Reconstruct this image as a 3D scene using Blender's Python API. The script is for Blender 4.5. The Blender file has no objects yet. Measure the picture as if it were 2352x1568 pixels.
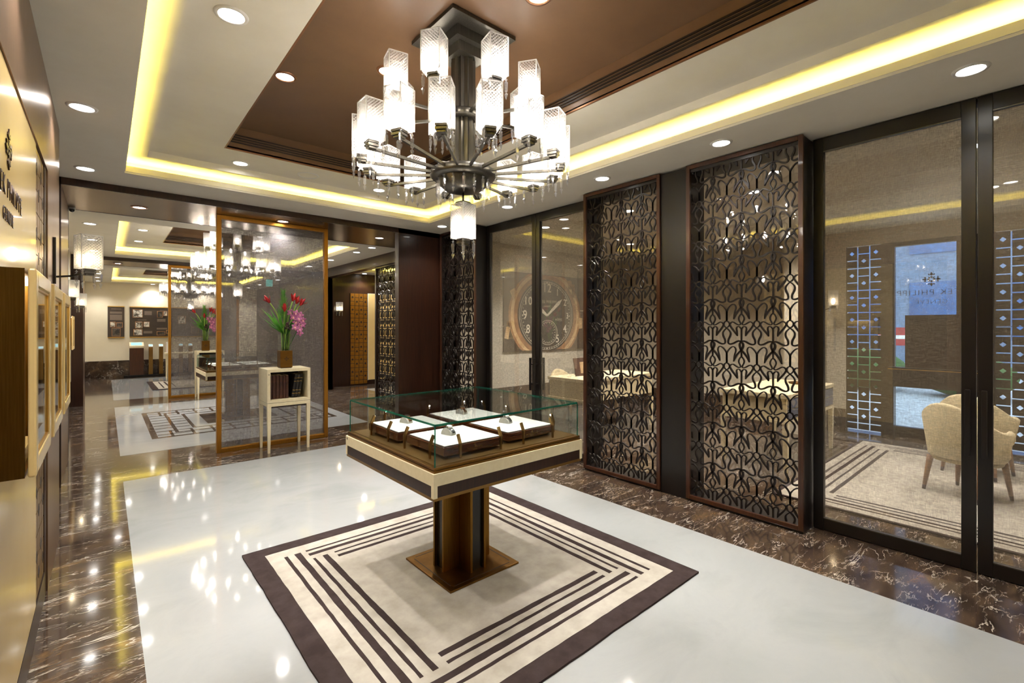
import bpy, math, random
from mathutils import Vector, Matrix
random.seed(7)
S = bpy.context.scene
COL = S.collection
PI = math.pi

# ------------------------------------------------------------------ camera, world, exposure
F_PX, YH, YAW, CAM_H = 1077.0, 750.4, math.atan(935 / 1077), 1.5
cd = bpy.data.cameras.new('camera')
cd.sensor_width = 36.0
cd.lens = F_PX / 2352 * 36.0
cd.shift_y = -(784 - YH) / 2352
cd.clip_start = 0.02
cam = bpy.data.objects.new('camera', cd)
COL.objects.link(cam)
cam.location = (0, 0, CAM_H)
cam.rotation_euler = (PI / 2, 0, -YAW)
S.camera = cam

W = bpy.data.worlds.new('world')
S.world = W
W.use_nodes = True
W.node_tree.nodes['Background'].inputs[0].default_value = (0.52, 0.67, 0.88, 1)
W.node_tree.nodes['Background'].inputs[1].default_value = 3.2

S.view_settings.view_transform = 'Standard'
S.view_settings.look = 'None'
S.view_settings.gamma = 1.0
S.view_settings.use_curve_mapping = False
S.view_settings.exposure = 1.0
cy = S.cycles
cy.max_bounces = 5
cy.diffuse_bounces = 4
cy.glossy_bounces = 3
cy.transmission_bounces = 2
cy.transparent_max_bounces = 12
cy.caustics_reflective = False
cy.caustics_refractive = False
cy.sample_clamp_indirect = 4.0
cy.use_denoising = True
cy.use_adaptive_sampling = True
cy.adaptive_threshold = 0.05
cy.use_light_tree = False

# lighting levels
P_SPOT = 33.0       # recessed downlight
E_LENS = 18.0       # downlight lens glow
E_BULB = 48.0       # chandelier bulb
E_LED = 46.0        # cove strip
E_SCONCE = 20.0
WARM = (1.0, 0.86, 0.68)
NEUT = (1.0, 0.97, 0.95)

# ------------------------------------------------------------------ helpers
class MB:
    """collects boxes, prisms, tubes; build() links them as ONE mesh object"""
    def __init__(self):
        self.v = []; self.f = []; self.sm = []
    def _add(self, vs, fs, smooth=False):
        o = len(self.v)
        self.v += [tuple(p) for p in vs]
        self.f += [tuple(i + o for i in q) for q in fs]
        self.sm += [smooth] * len(fs)
        return self
    def box(self, x0, x1, y0, y1, z0, z1):
        if x0 > x1: x0, x1 = x1, x0
        if y0 > y1: y0, y1 = y1, y0
        if z0 > z1: z0, z1 = z1, z0
        vs = [(x0,y0,z0),(x1,y0,z0),(x1,y1,z0),(x0,y1,z0),(x0,y0,z1),(x1,y0,z1),(x1,y1,z1),(x0,y1,z1)]
        return self._add(vs, [(0,3,2,1),(4,5,6,7),(0,1,5,4),(1,2,6,5),(2,3,7,6),(3,0,4,7)])
    def prism(self, pts, o, u, v, t):
        """extrude the 2D polygon pts (in axes u, v at origin o) by the vector t"""
        o, u, v, t = Vector(o), Vector(u), Vector(v), Vector(t)
        n = len(pts)
        a = [o + u * p[0] + v * p[1] for p in pts]
        b = [p + t for p in a]
        fs = [tuple(range(n))[::-1], tuple(range(n, 2 * n))]
        fs += [(i, (i + 1) % n, n + (i + 1) % n, n + i) for i in range(n)]
        return self._add(a + b, fs)
    def tube(self, path, r, n=8, cap=True, smooth=True):
        path = [Vector(p) for p in path]
        rs = r if isinstance(r, (list, tuple)) else [r] * len(path)
        rings = []
        for i, p in enumerate(path):
            d = (path[min(i + 1, len(path) - 1)] - path[max(i - 1, 0)]).normalized()
            a = Vector((0, 0, 1)) if abs(d.z) < 0.9 else Vector((1, 0, 0))
            s = d.cross(a).normalized(); t = d.cross(s)
            rings.append([p + (s * math.cos(k * 2 * PI / n) + t * math.sin(k * 2 * PI / n)) * rs[i] for k in range(n)])
        vs = [q for g in rings for q in g]
        fs = [(i*n+k, i*n+(k+1) % n, (i+1)*n+(k+1) % n, (i+1)*n+k) for i in range(len(path)-1) for k in range(n)]
        self._add(vs, fs, smooth)
        if cap:
            o = len(self.v) - len(vs)
            self.f += [tuple(o + k for k in range(n))[::-1], tuple(o + (len(path)-1)*n + k for k in range(n))]
            self.sm += [False, False]
        return self
    def lathe(self, prof, n=24, o=(0, 0, 0), smooth=True):
        vs = [(o[0] + r*math.cos(2*PI*k/n), o[1] + r*math.sin(2*PI*k/n), o[2] + z) for r, z in prof for k in range(n)]
        fs = [(i*n+k, i*n+(k+1) % n, (i+1)*n+(k+1) % n, (i+1)*n+k) for i in range(len(prof)-1) for k in range(n)]
        return self._add(vs, fs, smooth)
    def bar(self, a, b, w, h):
        """square bar from a to b"""
        a, b = Vector(a), Vector(b)
        d = (b - a).normalized()
        up = Vector((0, 0, 1)) if abs(d.z) < 0.95 else Vector((1, 0, 0))
        s = d.cross(up).normalized() * (w / 2); t = s.cross(d).normalized() * (h / 2)
        vs = [a-s-t, a+s-t, a+s+t, a-s+t, b-s-t, b+s-t, b+s+t, b-s+t]
        return self._add(vs, [(0,3,2,1),(4,5,6,7),(0,1,5,4),(1,2,6,5),(2,3,7,6),(3,0,4,7)])
    def taper(self, x, y, z0, w0, z1, w1):
        """square leg tapering from width w0 at z0 to w1 at z1"""
        vs = [(x-w0/2,y-w0/2,z0),(x+w0/2,y-w0/2,z0),(x+w0/2,y+w0/2,z0),(x-w0/2,y+w0/2,z0),
              (x-w1/2,y-w1/2,z1),(x+w1/2,y-w1/2,z1),(x+w1/2,y+w1/2,z1),(x-w1/2,y+w1/2,z1)]
        return self._add(vs, [(0,3,2,1),(4,5,6,7),(0,1,5,4),(1,2,6,5),(2,3,7,6),(3,0,4,7)])
    def ball(self, c, rx, ry, rz, n=10, m=6):
        prof = [(math.sin(PI*i/m), -math.cos(PI*i/m)) for i in range(m + 1)]
        vs = [(c[0]+rx*r*math.cos(2*PI*k/n), c[1]+ry*r*math.sin(2*PI*k/n), c[2]+rz*z) for r, z in prof for k in range(n)]
        fs = [(i*n+k, i*n+(k+1) % n, (i+1)*n+(k+1) % n, (i+1)*n+k) for i in range(m) for k in range(n)]
        return self._add(vs, fs, True)
    def mesh(self, name, mat):
        me = bpy.data.meshes.new(name)
        me.from_pydata(self.v, [], self.f)
        me.polygons.foreach_set('use_smooth', self.sm)
        me.materials.append(mat)
        me.update()
        return me
    def build(self, name, mat, parent=None, bevel=0.0):
        o = bpy.data.objects.new(name, self.mesh(name, mat))
        COL.objects.link(o)
        if parent: o.parent = parent
        if bevel:
            b = o.modifiers.new('bevel', 'BEVEL'); b.width = bevel; b.segments = 2; b.limit_method = 'ANGLE'
        return o

def tag(o, label, cat, group=None):
    o['label'] = label; o['category'] = cat
    if group: o['group'] = group
    return o
def thing(name, label, cat, loc=(0, 0, 0), rz=0.0, group=None):
    o = bpy.data.objects.new(name, None); COL.objects.link(o)
    o.location = loc; o.rotation_euler = (0, 0, rz); o.empty_display_size = 0.05
    return tag(o, label, cat, group)
def struct(name, label=None, cat=None, mb=None, mat=None, loc=(0, 0, 0)):
    o = mb.build(name, mat) if mb else bpy.data.objects.new(name, None)
    if not mb:
        COL.objects.link(o); o.empty_display_size = 0.05
    o.location = loc
    o['kind'] = 'structure'
    if label: o['label'] = label
    if cat: o['category'] = cat
    return o
def kids(o): return [c for c in COL.objects if c.parent == o]
def copy_tree(o, parent=None, loc=None, rz=None, label=None, group=None):
    c = o.copy(); COL.objects.link(c); c.parent = parent
    if loc is not None: c.location = loc
    if rz is not None: c.rotation_euler = (0, 0, rz)
    if label: c['label'] = label
    if group: c['group'] = group
    for ch in list(o.children): copy_tree(ch, c)
    return c
def lamp(kind, energy, color, loc, parent=None, rot=(0, 0, 0), **kw):
    l = bpy.data.lights.new('lamp', kind); l.energy = energy; l.color = color
    for k, v in kw.items(): setattr(l, k, v)
    o = bpy.data.objects.new('lamp', l); COL.objects.link(o)
    o.location = loc; o.rotation_euler = rot
    if parent: o.parent = parent
    return o
_txt = {}
def text(name, s, size, mat, parent, o, u, v, depth=0.002, align='CENTER', sx=1.0, thin=.018):
    """lettering as a mesh, written along u with its height along v"""
    key = (s, size, depth, align, thin)
    if key not in _txt:
        c = bpy.data.curves.new('lettering', 'FONT'); c.body = s; c.size = size; c.extrude = depth
        c.offset = -thin * size; c.space_character = 1.16; c.align_x = align; c.align_y = 'CENTER'; c.resolution_u = 3
        t = bpy.data.objects.new('lettering', c); COL.objects.link(t)
        bpy.context.view_layer.update()
        me = bpy.data.meshes.new_from_object(t.evaluated_get(bpy.context.evaluated_depsgraph_get()))
        bpy.data.objects.remove(t); bpy.data.curves.remove(c)
        _txt[key] = me
    me = _txt[key].copy(); me.materials.clear(); me.materials.append(mat)
    b = bpy.data.objects.new(name, me); COL.objects.link(b)
    u, v = Vector(u), Vector(v); n = u.cross(v)
    m = Matrix((u * sx, v, n)).transposed().to_4x4(); m.translation = Vector(o)
    if parent: b.parent = parent
    b.matrix_local = m
    return b
def lin(c):
    return tuple((x / 12.92 if x <= 0.04045 else ((x + 0.055) / 1.055) ** 2.4) for x in c)
def rgb(r, g, b): return lin((r / 255, g / 255, b / 255)) + (1,)

# ------------------------------------------------------------------ materials
MATS = {}
def base(name, col=(.5, .5, .5, 1), rough=.5, metal=0.0, spec=.5, coat=0.0, emit=None, estr=0.0):
    m = bpy.data.materials.new(name); m.use_nodes = True
    b = m.node_tree.nodes['Principled BSDF']
    b.inputs['Base Color'].default_value = col
    b.inputs['Roughness'].default_value = rough
    b.inputs['Metallic'].default_value = metal
    b.inputs['Specular IOR Level'].default_value = spec
    b.inputs['Coat Weight'].default_value = coat
    b.inputs['Coat Roughness'].default_value = 0.04
    if emit:
        b.inputs['Emission Color'].default_value = emit; b.inputs['Emission Strength'].default_value = estr
    MATS[name] = m
    return m
def nd(m, t): return m.node_tree.nodes.new(t)
def lk(m, a, b): m.node_tree.links.new(a, b)
def tex(m, scale=(1, 1, 1), noise=5.0, detail=4.0, rough=.5, dist=0.0, coord='Object', rot=(0, 0, 0)):
    tc = nd(m, 'ShaderNodeTexCoord'); mp = nd(m, 'ShaderNodeMapping'); n = nd(m, 'ShaderNodeTexNoise')
    mp.inputs['Scale'].default_value = scale; mp.inputs['Rotation'].default_value = rot
    n.inputs['Scale'].default_value = noise; n.inputs['Detail'].default_value = detail
    n.inputs['Roughness'].default_value = rough; n.inputs['Distortion'].default_value = dist
    lk(m, tc.outputs[coord], mp.inputs[0]); lk(m, mp.outputs[0], n.inputs['Vector'])
    return n.outputs['Fac'], mp
def ramp(m, fac, stops):
    r = nd(m, 'ShaderNodeValToRGB'); lk(m, fac, r.inputs[0])
    e = r.color_ramp.elements
    while len(e) < len(stops): e.new(0.5)
    for el, (p, c) in zip(e, stops): el.position = p; el.color = c
    return r.outputs[0]
def bump(m, fac, strength=.1, dist=.002):
    b = nd(m, 'ShaderNodeBump'); b.inputs['Strength'].default_value = strength; b.inputs['Distance'].default_value = dist
    lk(m, fac, b.inputs['Height']); lk(m, b.outputs[0], m.node_tree.nodes['Principled BSDF'].inputs['Normal'])
def pcol(m, sock, inp='Base Color'): lk(m, sock, m.node_tree.nodes['Principled BSDF'].inputs[inp])
def grained(name, c1, c2, scale, rough=.4, metal=0.0, noise=6.0, coat=0.0, spec=.5, bmp=0.0, lo=.35, hi=.65):
    m = base(name, c1, rough, metal, spec, coat)
    f, _ = tex(m, scale, noise, 5.0, .6)
    pcol(m, ramp(m, f, [(lo, c1), (hi, c2)]))
    if bmp: bump(m, f, bmp)
    return m

grained('paint_ceiling', rgb(244, 239, 224), rgb(239, 233, 217), (1, 1, 1), .6, noise=3)
grained('paint_brown', rgb(122, 93, 66), rgb(112, 84, 59), (1, 1, 1), .38, noise=2)
grained('paint_cream', rgb(232, 220, 192), rgb(226, 213, 184), (1, 1, 1), .5, noise=2)
grained('slat_dark', rgb(38, 24, 14), rgb(30, 19, 11), (1, 1, 1), .5)
grained('wood_dark', rgb(50, 26, 14), rgb(33, 16, 8), (30, 30, 1.2), .35, noise=3, coat=.12, spec=.35)
grained('wood_red', rgb(72, 38, 19), rgb(50, 25, 12), (30, 30, 1.2), .3, noise=3, coat=.2)
grained('wood_dark_h', rgb(70, 36, 20), rgb(48, 23, 13), (3, 3, 40), .3, noise=4, coat=.3)
grained('wood_tray', rgb(92, 48, 24), rgb(58, 28, 14), (2, 2, 60), .22, noise=4, coat=.5)
grained('wood_oak', rgb(150, 108, 70), rgb(128, 88, 54), (20, 20, 2), .45, noise=4)
grained('black_frame', rgb(23, 17, 14), rgb(19, 14, 11), (4, 4, 1), .33, noise=3, spec=.5)
grained('fret_black', rgb(27, 18, 13), rgb(22, 14, 10), (8, 8, 8), .4, noise=3, spec=.35)
grained('black_brown', rgb(40, 26, 18), rgb(33, 21, 14), (20, 20, 1), .3, noise=3)
grained('bronze', rgb(132, 96, 48), rgb(116, 82, 38), (2, 2, 60), .36, 1.0, noise=5)
grained('bronze_v', rgb(134, 100, 46), rgb(116, 84, 35), (60, 60, 1.5), .36, 1.0, noise=5)
grained('bronze_gold', rgb(176, 124, 46), rgb(156, 106, 36), (50, 50, 1.5), .4, .8, noise=5)
grained('bronze_plain', rgb(146, 114, 66), rgb(136, 104, 58), (1, 1, 1), .34, 1.0, noise=3)
grained('metal_champagne', rgb(150, 122, 98), rgb(126, 100, 78), (80, 80, 2), .3, .85, noise=4)
grained('metal_soffit', rgb(158, 138, 116), rgb(134, 114, 94), (1.5, 60, 60), .24, .95, noise=4)
grained('metal_gun', rgb(104, 101, 94), rgb(90, 87, 81), (40, 40, 2), .34, .9, noise=4)
grained('lacquer_cream', rgb(236, 206, 142), rgb(231, 199, 133), (1, 1, 1), .22, noise=2, coat=.3)
grained('leather_cream', rgb(226, 212, 176), rgb(219, 204, 166), (1, 1, 1), .42, noise=30)
grained('cushion_white', rgb(196, 192, 184), rgb(186, 182, 173), (1, 1, 1), .6, noise=40)
grained('gold_tile', rgb(166, 116, 44), rgb(146, 98, 34), (4, 4, 4), .38, .7, noise=3)
grained('dark_line', rgb(44, 27, 14), rgb(38, 22, 11), (1, 1, 1), .5)
grained('gold_bright', rgb(222, 178, 96), rgb(210, 164, 82), (1, 1, 1), .3, .9)
grained('lettering_dark', rgb(64, 48, 38), rgb(52, 38, 30), (1, 1, 1), .3, .6)
grained('white_trim', rgb(240, 238, 232), rgb(236, 233, 226), (1, 1, 1), .35)
grained('copper_trim', rgb(150, 108, 78), rgb(140, 98, 70), (1, 1, 1), .3, .6)
grained('carpet_light', rgb(174, 166, 154), rgb(156, 148, 136), (1, 1, 1), .95, noise=9, bmp=.5, spec=.1)
grained('carpet_dark', rgb(58, 48, 47), rgb(48, 38, 37), (1, 1, 1), .95, noise=12, bmp=.5, spec=.1)
grained('chair_fabric', rgb(206, 190, 154), rgb(188, 171, 134), (1, 1, 1), .9, noise=60, bmp=.3)
grained('drawer_blue', rgb(92, 92, 104), rgb(84, 84, 96), (1, 1, 1), .4)
grained('linen_wall', rgb(204, 196, 180), rgb(182, 173, 156), (60, 60, 6), .85, noise=4, bmp=.2)
grained('poster_dark', rgb(52, 40, 32), rgb(46, 34, 27), (1, 1, 1), .5)
grained('poster_text', rgb(112, 98, 88), rgb(92, 79, 70), (10, 1, 120), .6, noise=5)
grained('leaf_green', rgb(84, 148, 36), rgb(40, 104, 24), (1, 1, 1), .4, noise=20)
grained('leaf_dark', rgb(46, 104, 34), rgb(24, 66, 22), (1, 1, 1), .45, noise=20)
grained('stem_pale', rgb(150, 178, 84), rgb(122, 156, 60), (1, 1, 1), .45, noise=20)
grained('petal_red', rgb(190, 30, 36), rgb(140, 14, 22), (1, 1, 1), .4, noise=30)
grained('petal_pink', rgb(196, 116, 166), rgb(132, 56, 104), (1, 1, 1), .5, noise=30)
grained('petal_lip', rgb(226, 176, 150), rgb(200, 120, 120), (1, 1, 1), .5, noise=30)
grained('twig', rgb(120, 96, 74), rgb(90, 70, 52), (1, 1, 1), .7, noise=20)
grained('pod_dark', rgb(62, 22, 22), rgb(40, 14, 14), (1, 1, 1), .5, noise=20)
grained('book_brown', rgb(78, 40, 24), rgb(58, 28, 16), (1, 1, 1), .4, noise=12)
grained('book_black', rgb(34, 28, 26), rgb(26, 21, 20), (1, 1, 1), .35, noise=12)
grained('steel', rgb(210, 208, 204), rgb(190, 188, 184), (1, 1, 1), .15, 1.0)
grained('gold_rose', rgb(214, 156, 110), rgb(196, 136, 92), (1, 1, 1), .18, 1.0)
grained('dial_print', rgb(30, 24, 21), rgb(26, 21, 18), (1, 1, 1), .5)
grained('print_gold', rgb(176, 128, 84), rgb(120, 78, 46), (1, 1, 1), .5, noise=4)
grained('print_gold_light', rgb(214, 184, 140), rgb(186, 146, 98), (1, 1, 1), .5, noise=5)
grained('print_white', rgb(222, 214, 200), rgb(210, 202, 188), (1, 1, 1), .5)
grained('poster_brown', rgb(74, 49, 33), rgb(42, 30, 23), (1, 1, 1), .5, noise=1.1)
grained('photo_grey', rgb(206, 200, 188), rgb(70, 62, 54), (1, 1, 1), .5, noise=14, lo=.42, hi=.58)
grained('photo_dark', rgb(84, 76, 70), rgb(26, 21, 18), (1, 1, 1), .5, noise=9, lo=.4, hi=.55)
grained('pavement', rgb(170, 176, 182), rgb(150, 156, 162), (1, 1, 1), .7, noise=4)
grained('facade', rgb(112, 132, 156), rgb(92, 112, 138), (1, 1, 1), .6, noise=2)
grained('facade_glass', rgb(70, 110, 160), rgb(52, 86, 132), (1, 1, 1), .15, noise=2)
grained('sign_red', rgb(178, 60, 60), rgb(160, 48, 50), (1, 1, 1), .5)
grained('hedge', rgb(64, 110, 48), rgb(34, 70, 28), (1, 1, 1), .8, noise=30)
grained('plastic_white', rgb(236, 234, 228), rgb(230, 228, 222), (1, 1, 1), .4)
grained('plinth_black', rgb(20, 18, 17), rgb(16, 14, 13), (1, 1, 1), .25)

def emis(name, col, s):
    m = base(name, (0, 0, 0, 1), .5, emit=col + (1,), estr=s); return m
emis('lens', (1.0, .97, .92), E_LENS).cycles.emission_sampling = 'NONE'   # the spot beside it carries the light
emis('bulb', (1.0, .91, .80), E_BULB)
emis('bulb_sconce', (1.0, .80, .52), E_SCONCE)
emis('led_yellow', (1.0, .82, .13), E_LED)
emis('led_white', (1.0, .9, .72), 6.0)
emis('screen_blue', lin((.55, .72, .74)), 1.0)
emis('sign_green', (.25, .9, .75), .35)

# dark emperador marble: brown body, ochre patches, pale veins
def marble_dark():
    m = base('marble_dark', rough=.09, spec=.55, coat=.25)
    f1, mp = tex(m, (1, 2.4, 1), 3.2, 8, .68, .5, rot=(0, 0, -.7))
    body = ramp(m, f1, [(.28, rgb(34, 26, 21)), (.45, rgb(58, 45, 37)), (.56, rgb(78, 62, 49)), (.66, rgb(102, 79, 54)), (.78, rgb(132, 107, 76))])
    def veins(scale, noise, detail, dist, width, rot, lo, hi, mscale):
        f2, _ = tex(m, scale, noise, detail, .55, dist, rot=(0, 0, rot))
        v = nd(m, 'ShaderNodeMath'); v.operation = 'SUBTRACT'; lk(m, f2, v.inputs[0]); v.inputs[1].default_value = .5
        a = nd(m, 'ShaderNodeMath'); a.operation = 'ABSOLUTE'; lk(m, v.outputs[0], a.inputs[0])
        vein = ramp(m, a.outputs[0], [(.0, (1, 1, 1, 1)), (width*.4, (.6, .6, .6, 1)), (width, (0, 0, 0, 1))])
        f3, _ = tex(m, (1, 2.2, 1), mscale, 4, .6, .4, rot=(0, 0, rot))
        msk = ramp(m, f3, [(lo, (0, 0, 0, 1)), (hi, (1, 1, 1, 1))])
        mul = nd(m, 'ShaderNodeMath'); mul.operation = 'MULTIPLY'; lk(m, vein, mul.inputs[0]); lk(m, msk, mul.inputs[1])
        return mul.outputs[0]
    va = veins((1, 3.5, 1), 2.2, 5, .5, .011, -.9, .45, .62, 2.6)
    vb = veins((1, 4.0, 1), 6.0, 5, .5, .022, -.6, .48, .68, 3.4)
    vm = nd(m, 'ShaderNodeMath'); vm.operation = 'MAXIMUM'; lk(m, va, vm.inputs[0]); lk(m, vb, vm.inputs[1])
    mx = nd(m, 'ShaderNodeMixRGB'); lk(m, vm.outputs[0], mx.inputs[0]); lk(m, body, mx.inputs[1]); mx.inputs[2].default_value = rgb(204, 193, 178)
    pcol(m, mx.outputs[0])
marble_dark()
def marble_white():
    m = base('marble_white', rough=.07, spec=.55, coat=.2)
    f1, _ = tex(m, (1, 1.6, 1), 1.4, 7, .65, .6, rot=(0, 0, .6))
    pcol(m, ramp(m, f1, [(.3, rgb(150, 151, 149)), (.5, rgb(160, 160, 158)), (.7, rgb(154, 155, 153))]))
marble_white()

def thin_glass(name, tint=(1, 1, 1, 1), refl=1.0, ior=1.5, body=None, bodyfac=0.0, weave=None):
    """a clear pane: transparent with a Fresnel mirror; optional woven interlayer"""
    m = bpy.data.materials.new(name); m.use_nodes = True
    nt = m.node_tree; nt.nodes.remove(nt.nodes['Principled BSDF']); out = nt.nodes['Material Output']
    tr = nd(m, 'ShaderNodeBsdfTransparent'); tr.inputs[0].default_value = tint
    core = tr.outputs[0]
    if body:
        df = nd(m, 'ShaderNodeBsdfDiffuse'); df.inputs[0].default_value = body
        tl = nd(m, 'ShaderNodeBsdfTranslucent'); tl.inputs[0].default_value = body
        ad = nd(m, 'ShaderNodeMixShader'); ad.inputs[0].default_value = .35
        lk(m, df.outputs[0], ad.inputs[1]); lk(m, tl.outputs[0], ad.inputs[2])
        mx = nd(m, 'ShaderNodeMixShader'); lk(m, tr.outputs[0], mx.inputs[1]); lk(m, ad.outputs[0], mx.inputs[2])
        if weave:
            f, _ = tex(m, weave[0], weave[1], 3, .6)
            f2, _ = tex(m, weave[2], weave[1], 3, .6)
            s = nd(m, 'ShaderNodeMath'); s.operation = 'ADD'; lk(m, f, s.inputs[0]); lk(m, f2, s.inputs[1])
            c = nd(m, 'ShaderNodeMapRange'); lk(m, s.outputs[0], c.inputs[0])
            c.inputs[1].default_value = .75; c.inputs[2].default_value = 1.25
            c.inputs[3].default_value = bodyfac * .4; c.inputs[4].default_value = bodyfac * 1.6
            lk(m, c.outputs[0], mx.inputs[0])
            d = nd(m, 'ShaderNodeMapRange'); lk(m, s.outputs[0], d.inputs[0])      # the threads also dim what is seen through them
            d.inputs[1].default_value = .72; d.inputs[2].default_value = 1.28; d.inputs[3].default_value = 1.0; d.inputs[4].default_value = .84
            k = nd(m, 'ShaderNodeMixRGB'); k.blend_type = 'MULTIPLY'; k.inputs[0].default_value = 1.0; k.inputs[1].default_value = tint
            lk(m, d.outputs[0], k.inputs[2]); lk(m, k.outputs[0], tr.inputs[0])
        else:
            mx.inputs[0].default_value = bodyfac
        core = mx.outputs[0]
    gl = nd(m, 'ShaderNodeBsdfGlossy'); gl.inputs['Roughness'].default_value = 0.0
    fr = nd(m, 'ShaderNodeLayerWeight'); fr.inputs['Blend'].default_value = .5
    pw = nd(m, 'ShaderNodeMath'); pw.operation = 'POWER'; pw.inputs[1].default_value = 5.0; lk(m, fr.outputs['Facing'], pw.inputs[0])
    f0 = ((ior - 1) / (ior + 1)) ** 2 * refl
    ml = nd(m, 'ShaderNodeMath'); ml.operation = 'MULTIPLY_ADD'; ml.inputs[1].default_value = 1 - f0; ml.inputs[2].default_value = f0; lk(m, pw.outputs[0], ml.inputs[0])
    mm = nd(m, 'ShaderNodeMixShader'); lk(m, ml.outputs[0], mm.inputs[0]); lk(m, core, mm.inputs[1]); lk(m, gl.outputs[0], mm.inputs[2])
    lk(m, mm.outputs[0], out.inputs[0])
    MATS[name] = m
thin_glass('glass_clear', (.97, .99, .98, 1))
thin_glass('glass_case', (.97, .99, .98, 1), refl=.8)
thin_glass('glass_edge', (.25, .62, .52, 1), body=rgb(40, 120, 100), bodyfac=.55)
thin_glass('glass_linen', (.93, .91, .87, 1), refl=2.0, body=rgb(190, 178, 154), bodyfac=.11, weave=((36, 36, 5), 6.0, (5, 5, 36)))
thin_glass('glass_mesh', (.90, .90, .90, 1), refl=1.0, body=rgb(152, 145, 143), bodyfac=.32, weave=((30, 30, 3), 7.0, (3, 3, 30)))
thin_glass('shade_edge', (.95, .95, .95, 1), refl=1.5, body=(.92, .9, .86, 1), bodyfac=.55)
thin_glass('glass_panel', (.88, .85, .80, 1), refl=2.8)
thin_glass('crystal', (.95, .95, .95, 1), refl=3.0, ior=1.7, body=(.8, .8, .8, 1), bodyfac=.12)

def shade_glass():
    """cut-crystal lamp shade with diagonal cross hatching"""
    m = bpy.data.materials.new('shade_glass'); m.use_nodes = True
    nt = m.node_tree; nt.nodes.remove(nt.nodes['Principled BSDF']); out = nt.nodes['Material Output']
    tc = nd(m, 'ShaderNodeTexCoord'); sp = nd(m, 'ShaderNodeSeparateXYZ'); lk(m, tc.outputs['Object'], sp.inputs[0])
    h = nd(m, 'ShaderNodeMath'); h.operation = 'ADD'; lk(m, sp.outputs[0], h.inputs[0]); lk(m, sp.outputs[1], h.inputs[1])
    cuts = []
    for op in ('ADD', 'SUBTRACT'):
        a = nd(m, 'ShaderNodeMath'); a.operation = op; lk(m, sp.outputs[2], a.inputs[0]); lk(m, h.outputs[0], a.inputs[1])
        b = nd(m, 'ShaderNodeMath'); b.operation = 'MULTIPLY'; b.inputs[1].default_value = 360.0; lk(m, a.outputs[0], b.inputs[0])
        c = nd(m, 'ShaderNodeMath'); c.operation = 'SINE'; lk(m, b.outputs[0], c.inputs[0]); cuts.append(c)
    mxm = nd(m, 'ShaderNodeMath'); mxm.operation = 'MAXIMUM'; lk(m, cuts[0].outputs[0], mxm.inputs[0]); lk(m, cuts[1].outputs[0], mxm.inputs[1])
    fac = nd(m, 'ShaderNodeMapRange'); lk(m, mxm.outputs[0], fac.inputs[0])
    fac.inputs[1].default_value = .2; fac.inputs[2].default_value = .95; fac.inputs[3].default_value = .015; fac.inputs[4].default_value = .34
    tr = nd(m, 'ShaderNodeBsdfTransparent'); tr.inputs[0].default_value = (.96, .96, .96, 1)
    tl = nd(m, 'ShaderNodeBsdfTranslucent'); tl.inputs[0].default_value = (.96, .94, .90, 1)
    df = nd(m, 'ShaderNodeBsdfDiffuse'); df.inputs[0].default_value = (.9, .88, .84, 1)
    gl = nd(m, 'ShaderNodeBsdfGlossy'); gl.inputs['Roughness'].default_value = .15
    m1 = nd(m, 'ShaderNodeMixShader'); m1.inputs[0].default_value = .3; lk(m, tl.outputs[0], m1.inputs[1]); lk(m, df.outputs[0], m1.inputs[2])
    m2 = nd(m, 'ShaderNodeMixShader'); lk(m, fac.outputs[0], m2.inputs[0]); lk(m, tr.outputs[0], m2.inputs[1]); lk(m, m1.outputs[0], m2.inputs[2])
    m3 = nd(m, 'ShaderNodeMixShader'); m3.inputs[0].default_value = .08; lk(m, m2.outputs[0], m3.inputs[1]); lk(m, gl.outputs[0], m3.inputs[2])
    lk(m, m3.outputs[0], out.inputs[0]); MATS['shade_glass'] = m
shade_glass()
M = MATS

# ------------------------------------------------------------------ shared motifs
def emblem(mb, o, u, v, s, t):
    """four-armed floral cross of half-size s, extruded by t"""
    for k in range(4):
        a = k * PI / 2
        def R(p): return (s * (p[0]*math.cos(a) - p[1]*math.sin(a)), s * (p[0]*math.sin(a) + p[1]*math.cos(a)))
        mb.prism([R(p) for p in [(.10, 0), (.24, -.12), (.42, -.08), (.40, .08), (.24, .12)]], o, u, v, t)
        mb.prism([R(p) for p in [(.46, 0), (.60, -.17), (.74, -.12), (.98, 0), (.74, .12), (.60, .17)]], o, u, v, t)
        mb.prism([R(p) for p in [(.50, -.20), (.62, -.36), (.76, -.30), (.66, -.16)]], o, u, v, t)
        mb.prism([R(p) for p in [(.50, .20), (.66, .16), (.76, .30), (.62, .36)]], o, u, v, t)
        a = k * PI / 2 + PI / 4
        mb.prism([R(p) for p in [(.16, 0), (.30, -.09), (.50, 0), (.30, .09)]], o, u, v, t)
    return mb

def smooth_path(pts, n=5):
    out = []
    for i in range(len(pts) - 1):
        p0, p1, p2, p3 = pts[max(i-1, 0)], pts[i], pts[i+1], pts[min(i+2, len(pts)-1)]
        for k in range(n):
            t = k / n
            out.append(tuple(.5*((2*p1[j]) + (-p0[j]+p2[j])*t + (2*p0[j]-5*p1[j]+4*p2[j]-p3[j])*t*t + (-p0[j]+3*p1[j]-3*p2[j]+p3[j])*t**3) for j in range(len(p1))))
    out.append(tuple(pts[-1]))
    return out
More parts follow.
